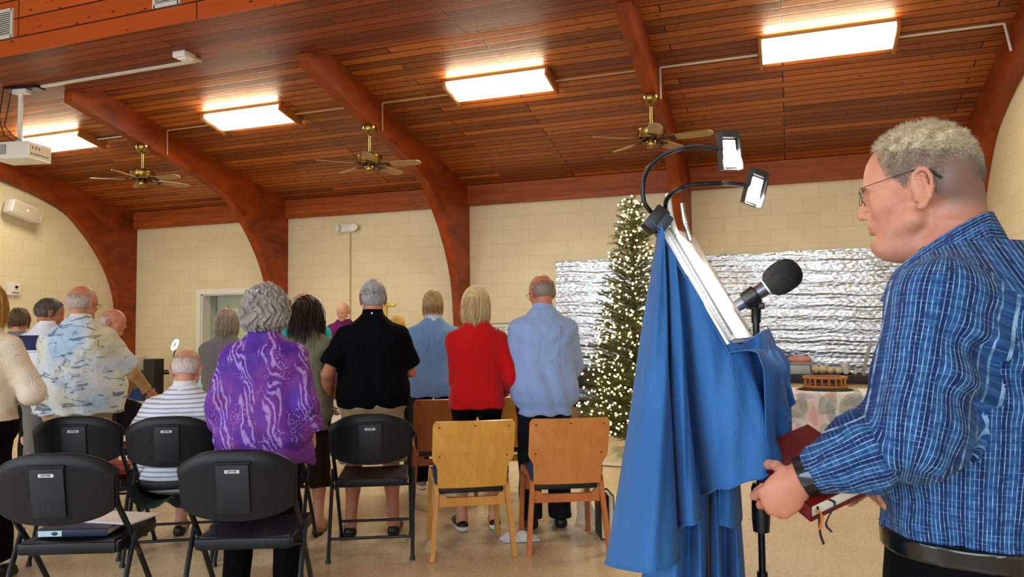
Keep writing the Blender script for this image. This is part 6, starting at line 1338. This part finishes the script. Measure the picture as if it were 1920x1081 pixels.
def wr(X, Y, Z):
    o = 0.0045*np.sin((Z-1.01)*62+X*14+2.2*np.sin(Y*16))*np.exp(-((Z-1.03)/.06)**2)
    o = o+.004*np.sin(Y*44+5*np.sin(Z*9)+X*30)*np.clip((1.34-Z)*3, 0, 1)
    for a_, e_, w_ in ((nS, nE, nW), (fS, fE, fW)):
        u = nrm(w_-e_); s_ = (X-e_[0])*u[0]+(Y-e_[1])*u[1]+(Z-e_[2])*u[2]; r2_ = (X-e_[0])**2+(Y-e_[1])**2+(Z-e_[2])**2
        o = o+.0075*np.sin(s_*78+2.5*np.sin(X*20+Z*14)+(Z-e_[2])*22)*np.exp(-((s_-.05)/.10)**2)*np.exp(-r2_/.03)
        q = nrm(e_-a_); s2 = (X-a_[0])*q[0]+(Y-a_[1])*q[1]+(Z-a_[2])*q[2]; r3 = (X-a_[0]-q[0]*s2)**2+(Y-a_[1]-q[1]*s2)**2
        o = o+.004*np.sin(Y*50+Z*16+1.5*np.sin(Z*24))*np.exp(-((s2-.13)/.10)**2)*np.exp(-r3/.015)
        r4 = (Y-a_[1]+.075)**2+(Z-a_[2]+.10)**2; o = o+.007*np.sin(Z*70-Y*55)*np.exp(-r4/.006)
    return o
SF_.warp(wr)
LIMBS = ((nS, nE, .078, .070), (nE, nW, .060, .055), (fS, fE, .078, .070), (fE, fW, .060, .055))
def weave(V, Q):
    """weave coordinates per face corner, each face laid out on the cloth panel it belongs to"""
    def limb(X, a_, b_, R_):
        ba = b_-a_; L = np.linalg.norm(ba); u = ba/L; t_ = (X-a_)@u; q = X-a_-np.outer(np.clip(t_, 0, L), u); ref = nrm(np.array([np.sign(a_[0])*1., -.15, 0.])); ref = nrm(ref-u*(ref@u)); bi = np.cross(u, ref)
        x, y = q@bi, q@ref; y = np.where(y > -.02, np.maximum(y, .042), y); return np.linalg.norm(q, axis=1), np.stack([np.arctan2(x, y)*R_+.4*R_, t_, t_*0], 1)
    Cn = V[Q].mean(1); D_ = []; K_ = []
    for a_, b_, r_, R_ in LIMBS: d, _ = limb(Cn, a_, b_, R_); D_.append(d-r_*1.10); K_.append(limb(V, a_, b_, R_)[1])
    tor = np.stack([np.interp(Cn[:, 2], TM[:, 0], TM[:, k]) for k in (1, 2, 4)], 1); q = np.sqrt((Cn[:, 0]/tor[:, 0])**2+((Cn[:, 1]-tor[:, 2])/tor[:, 1])**2); D_.append((q-1.)*.16-.004)
    torV = np.stack([np.interp(V[:, 2], TM[:, 0], TM[:, k]) for k in (1, 2, 4)], 1); K_.append(np.stack([np.arctan2(V[:, 0]/torV[:, 0], -(V[:, 1]-torV[:, 2])/torV[:, 1])*.17, V[:, 2], V[:, 2]*0], 1))
    K_.append(np.stack([V[:, 1]*.9-V[:, 2]*.5, V[:, 0], V[:, 0]*0], 1)); reg = np.argmin(np.stack(D_), 0)
    yk = (Cn[:, 2] > 1.395-(np.abs(Cn[:, 0])-.1)*.15) & (Cn[:, 1] < nS[1]+.06) & (np.abs(Cn[:, 0]) < abs(nS[0])-.005); reg[yk] = 5
    out = np.stack(K_)[reg[:, None], Q]; per = np.array([.070, .055, .070, .055, .17, 1e3])[reg]*2*np.pi
    u = out[:, :, 0]; mx = u.max(1, keepdims=True); out[:, :, 0] = np.where(mx-u > per[:, None]*.5, u+per[:, None], u); out[:, :, 0] += reg[:, None]*.0031
    return {'puv': out.reshape(-1, 3)}
shirt_o = grow('shirt', SF_, MP, man, weave)
# collar standing round the neck and folded over
cf = Field(axis(-.14, .14, .0045), axis(-.20, .12, .0045), axis(1.40, 1.60, .0045))
c0 = hm.p(0, -30, -150); cT = hm.p(0, -33, -72); T0 = cT[2]
tilt = .65                                                     # the collar drops toward the throat
def collarfn(off, z0, z1, grow_r):
    def fn(X, Y, Z):
        zt = Z+(Y-cT[1])*-tilt*0+0*X; f_ = (Y-cT[1]); top = T0-.004-np.clip(f_, -.07, .09)*tilt-.030; zz = top-Z
        r_ = .0715+off+np.clip(zz, 0, .06)*grow_r; cy = cT[1]+.010; rad_ = np.sqrt(((X-cT[0])/1.02)**2+((Y-cy)/1.0)**2)
        return np.maximum(np.abs(rad_-r_)-.0032, np.maximum(z0-zz, zz-z1))
    return fn
cf.ap(collarfn(.004, 0, .07, .10), (-.12, -.18, 1.41), (.12, .10, 1.59)); cf.ap(collarfn(.010, 0, .056, .42), (-.13, -.19, 1.41), (.13, .11, 1.59), .004)
def colw(V): a = np.arctan2(V[:, 0]-cT[0], -(V[:, 1]-cT[1])); top = T0-np.clip(V[:, 1]-cT[1], -.07, .09)*tilt; return {'puv': np.stack([top-V[:, 2], a*.075, a*0], 1)}
grow('collar', cf, MP, man, colw)
# shoulder seam as a thin raised ridge, cuff band
# --- trousers and belt
PF = Field(axis(-.27, .27, .009), axis(-.25, .22, .009), axis(.04, 1.02, .01))
TPm = [r.copy() for r in TM if r[0] < .99]; l_ = TPm[-1].copy(); l_[0] = .995; TPm.append(l_)
for r in TPm: r[1] += .010; r[2] += .010
PF.loft(TPm)
for s_ in (-1, 1): PF.rc((s_*.092, -.035, .88), (s_*.105, -.01, .48), .108, .088, .04); PF.rc((s_*.105, -.01, .48), (s_*.115, -.03, .06), .088, .082, .02, cut=True)
PF.warp(lambda X, Y, Z: .003*np.sin(X*48+3*np.sin(Z*8))+.002*np.sin(Z*30+Y*25)); grow('trousers', PF, cloth('black_trousers', srgb(7, 7, 9)), man)
BL = Field(axis(-.26, .26, .005), axis(-.24, .18, .005), axis(.945, 1.02, .004)); l_ = TM[2]
BL.loft([(.955, .199, .158, 0, -.045), (.992, .199, .158, 0, -.044)]); BL.loft([(.93, .188, .147, 0, -.045), (1.03, .188, .147, 0, -.044)], op='c'); grow('belt', BL, plain('belt_leather', srgb(12, 12, 14), .22, spec=.7), man)
MB().box((0, .108, .974), (.05, .012, .042), bev=.006).build('belt_buckle', plain('buckle_steel', srgb(190, 186, 176), .25, 1.), man)
for s_ in (-1, 1):
    f = Field(axis(s_*.115-.10, s_*.115+.10, .007), axis(-.14, .22, .007), axis(0, .12, .007)); f.rc((s_*.11, -.06, .045), (s_*.135, .13, .04), .046, .042); f.cutz(.004); grow('shoe', f, M_black, man)
# --- watch
ua = nrm(nW-nE); wc_ = nW-ua*.006; Mw = Vector(ua).to_track_quat('Z', 'Y').to_matrix()
wt = MB().lathe([(.0315, -.011), (.0345, -.010), (.0345, .010), (.0315, .011), (.0305, 0), (.0315, -.011)], tuple(wc_), 36, Mw).build('wristwatch', plain('watch_strap', srgb(14, 14, 16), .35), man)
cam_l = nrm(lv(-CF*.9+CU*.2)); q_ = nrm(cam_l-ua*(cam_l@ua)); Mf = Mat3(Vector(np.cross(q_, ua)), Vector(ua), Vector(q_)); MB().box(tuple(wc_+q_*.035), (.022, .022, .008), Mf, bev=.003).build('watch_face', plain('watch_glass', srgb(60, 64, 70), .12, .3), wt)
# --- hair: cap plus strands
rg = np.random.default_rng(11); Vs, Fs = [], []
HCF = Field(axis(hm.o[0]-.10, hm.o[0]+.10, .0035), axis(hm.o[1]-.13, hm.o[1]+.13, .0035), axis(hm.o[2]-.09, hm.o[2]+.14, .0035))
hm.e(HCF, (0, 3, 26), (76.5, 105, 93)); hm.e(HCF, (0, 60, -38), (200, 260, 104), 4, 'c'); hm.e(HCF, (0, 94, -62), (120, 80, 110), 6, 'c'); hm.e(HCF, (0, 135, 20), (90, 42, 70), 14, 'c'); hm.e(HCF, (0, 30, -108), (120, 140, 62), 4, 'c')
for s_ in (-1, 1): hm.e(HCF, (s_*88, 0, -14), (18, 26, 40), 4, 'c'); hm.e(HCF, (s_*70, 88, 40), (34, 36, 44), 10, 'c'); hm.e(HCF, (s_*84, 40, -8), (26, 26, 30), 6, 'c')
HCF.warp(lambda X, Y, Z: .0012*np.sin(X*260+4*np.sin(Y*90))*np.sin(Y*240+3*np.sin(Z*120)))
V, Q = HCF.mesh(); Vs.append(V); Fs.append(Q)
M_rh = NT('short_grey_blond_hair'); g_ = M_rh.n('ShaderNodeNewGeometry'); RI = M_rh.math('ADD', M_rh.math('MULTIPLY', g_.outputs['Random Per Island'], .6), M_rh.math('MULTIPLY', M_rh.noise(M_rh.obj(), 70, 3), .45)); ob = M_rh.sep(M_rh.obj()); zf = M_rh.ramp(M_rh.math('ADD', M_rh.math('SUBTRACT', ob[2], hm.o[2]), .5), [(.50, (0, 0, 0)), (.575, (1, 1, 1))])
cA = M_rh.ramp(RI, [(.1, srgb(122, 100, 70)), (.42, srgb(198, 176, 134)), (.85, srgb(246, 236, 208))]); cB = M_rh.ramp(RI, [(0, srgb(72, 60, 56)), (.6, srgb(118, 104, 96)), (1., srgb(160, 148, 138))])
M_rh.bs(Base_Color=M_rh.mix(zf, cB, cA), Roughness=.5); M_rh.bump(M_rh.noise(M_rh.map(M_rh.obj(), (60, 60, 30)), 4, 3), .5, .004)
def ok_hair(p, v):
    f_, u_ = p[1], p[2]; front = np.interp(u_, [-60, -20, 0, 20, 60, 85, 110], [16, 22, 36, 62, 76, 88, 94]) - (14 if abs(v[0]) > .55 and u_ > 60 else 0)
    if f_ > front or v[2] < -.62: return False
    if abs(v[0]) > .70 and ((f_+2)/22)**2+((u_+14)/36)**2 < 1: return False
    return u_ > np.interp(f_, [-110, -60, -20, 30], [-50, -46, -26, -10])
rt_, len_ = [], []
for p, v in scalp(rg, 23000, ok_hair, 1.0):
    top = min(1, max(0, (v[2]-.10)/.55)); dirn = v*(.30+.22*top)+np.array([.12*top, (-.32 if p[1] < 50 else .40), .0-.50*(1-top)])+rg.normal(size=3)*(.16+.20*top); dirn -= v*min(0, dirn@v); rt_.append((p*(1.0+.035*(1-top)), dirn/np.linalg.norm(dirn))); len_.append(4.2+12.*top**1.2)
Lr = rg.uniform(.6, 1.15, (len(rt_), 1))*np.array(len_)[:, None]/5; cl_n = np.array([q[0] for q in rt_]); wav = rg.normal(size=(len(rt_), 3))*.10+np.stack([np.sin(cl_n[:, 1]*.21+cl_n[:, 0]*.17), np.cos(cl_n[:, 0]*.23+cl_n[:, 2]*.15), np.sin(cl_n[:, 2]*.2+cl_n[:, 1]*.13)], 1)*.22
V, Q = strands(hm, rt_, lambda k, p, d: (keep_out(p, unit(d+wav+np.array([0, -.05, -.10])), 1.), Lr), 5, .00032, 'x', None, man, rg); Vs.append(V); Fs.append(Q)
o = 0; FF = []
for V, Q in zip(Vs, Fs): FF.append(Q+o); o += len(V)
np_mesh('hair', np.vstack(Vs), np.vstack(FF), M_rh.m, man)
# brow
rt_ = []
for s_ in (-1, 1):
    for _ in range(110): a = rg.uniform(0, 1); rt_.append((np.array([s_*(16+30*a), 117-12*a*a, 2+rg.uniform(-3, 3)]), nrm([s_*.8, .2, -.1+rg.normal()*.3])))
V, Q = strands(hm, rt_, lambda k, p, d: (d, np.full((len(rt_), 1), 2.2)), 3, .0004, 'x', None, man, rg); np_mesh('eyebrows', V, Q, plain('brow_hair', srgb(170, 136, 96), .6), man)
# glasses
M_wire = plain('wire_frame', srgb(70, 66, 62), .25, .9); gm = MB()
def hp_(r_, f_, u_): return hm.p(r_, f_, u_)
for s_ in (-1, 1):
    gm.tube([hp_(s_*66, 114, -1), hp_(s_*74, 100, 2), hp_(s_*80, 60, 9), hp_(s_*84, 12, 18)], .0008, 8)
    gm.tube([hp_(s_*(36+24*math.cos(a)), 122-7*max(0, math.cos(a))**2, -13+15*math.sin(a)) for a in np.linspace(0, 6.283, 26)], .0007, 6, cap=False)
    gm.tube([hp_(s_*15, 121, -14), hp_(s_*12, 117, -22), hp_(s_*11, 117, -26)], .0008, 6)
gm.tube([hp_(-12, 122, -8), hp_(0, 125, -6), hp_(12, 122, -8)], .0010, 6); go = gm.build('glasses', M_wire, man)
tb = MB(); [tb.tube([hp_(s_*84, 12, 18), hp_(s_*86, -10, 17), hp_(s_*84, -26, 10), hp_(s_*80, -40, -2)], [.0012, .0022, .0024, .0022], 8) for s_ in (-1,)]; tb.build('temple_tip', M_black, go)
tb = MB(); [tb.tube([hp_(s_*84, 12, 18), hp_(s_*86, -10, 17), hp_(s_*84, -26, 10), hp_(s_*80, -40, -2)], [.0012, .0022, .0024, .0022], 8) for s_ in (1,)]; tb.build('temple_tip', M_black, go)
t = NT('clear_lens'); t.bs(Base_Color=(1, 1, 1, 1), Roughness=.02, Alpha=.05)
for s_ in (-1, 1):
    MB().add([hp_(s_*(36+23*math.cos(a)), 122-7*max(0, math.cos(a))**2, -13+14*math.sin(a)) for a in np.linspace(0, 6.283, 24)[:-1]], [tuple(range(23))]).build('lens', t.m, go)
# --- the hymnal in his hands
K = P(1520, 978, 1.262); A_ = P(1640, 920, 1.30)-K; A_ /= np.linalg.norm(A_); C_ = P(1503, 850, 1.42)-K; C_ -= A_*(C_@A_); C_ /= np.linalg.norm(C_); B_ = np.cross(A_, C_); B_ = B_ if B_[2] > 0 else -B_
hb = empty('red_hymnal', tuple(K), 0, 'dark red hymnal with ribbon markers held in both hands of the person in plaid', 'book'); M3 = Mat3(Vector(A_), Vector(C_), Vector(B_))
def bk(a, c, b, s, name, mat, root=hb, bev=.001): m_ = MB(); m_.box(tuple(A_*a+C_*c+B_*b), s, M3, bev=bev); return m_.build(name, mat, root)
W_, L_, H_ = .150, .175, .034
cv = MB(); cv.box(tuple(A_*W_/2+C_*L_/2+B_*.0015), (W_, L_, .003), M3).box(tuple(A_*W_/2+C_*L_/2+B_*(H_-.0015)), (W_, L_, .003), M3).box(tuple(A_*.0015+C_*L_/2+B_*H_/2), (.003, L_, H_), M3); cv.build('cover', plain('deep_red_cover', srgb(104, 14, 14), .5), hb)
bk(W_/2-.001, L_/2, H_/2, (W_-.01, L_-.010, H_-.007), 'page_block', M_page)
def ribbon(pts, mat, w=.0045):
    m_ = MB(); pts = spline(pts, 16); S_ = [[tuple(np.array(p)-K+A_*w*q) for p in pts] for q in (-.5, .5)]; m_.grid(S_, .0006); m_.build('ribbon_marker', mat, hb)
ribbon([K+A_*.018+B_*.022+C_*.004, K+A_*.014+B_*.012-C_*.004, P(1538, 998, 1.255), P(1545, 1020, 1.255)], M_black)
ribbon([K+A_*.042+B_*.026+C_*.004, K+A_*.046+B_*.020-C_*.006, P(1549, 980, 1.255), P(1560, 997, 1.255)], M_navy)
ribbon([K+A_*.012+B_*.020-C_*.001, K+A_*.018+B_*.006-C_*.006, P(1538, 992, 1.252)], plain('ribbon_gold', srgb(206, 110, 40), .6), .007)
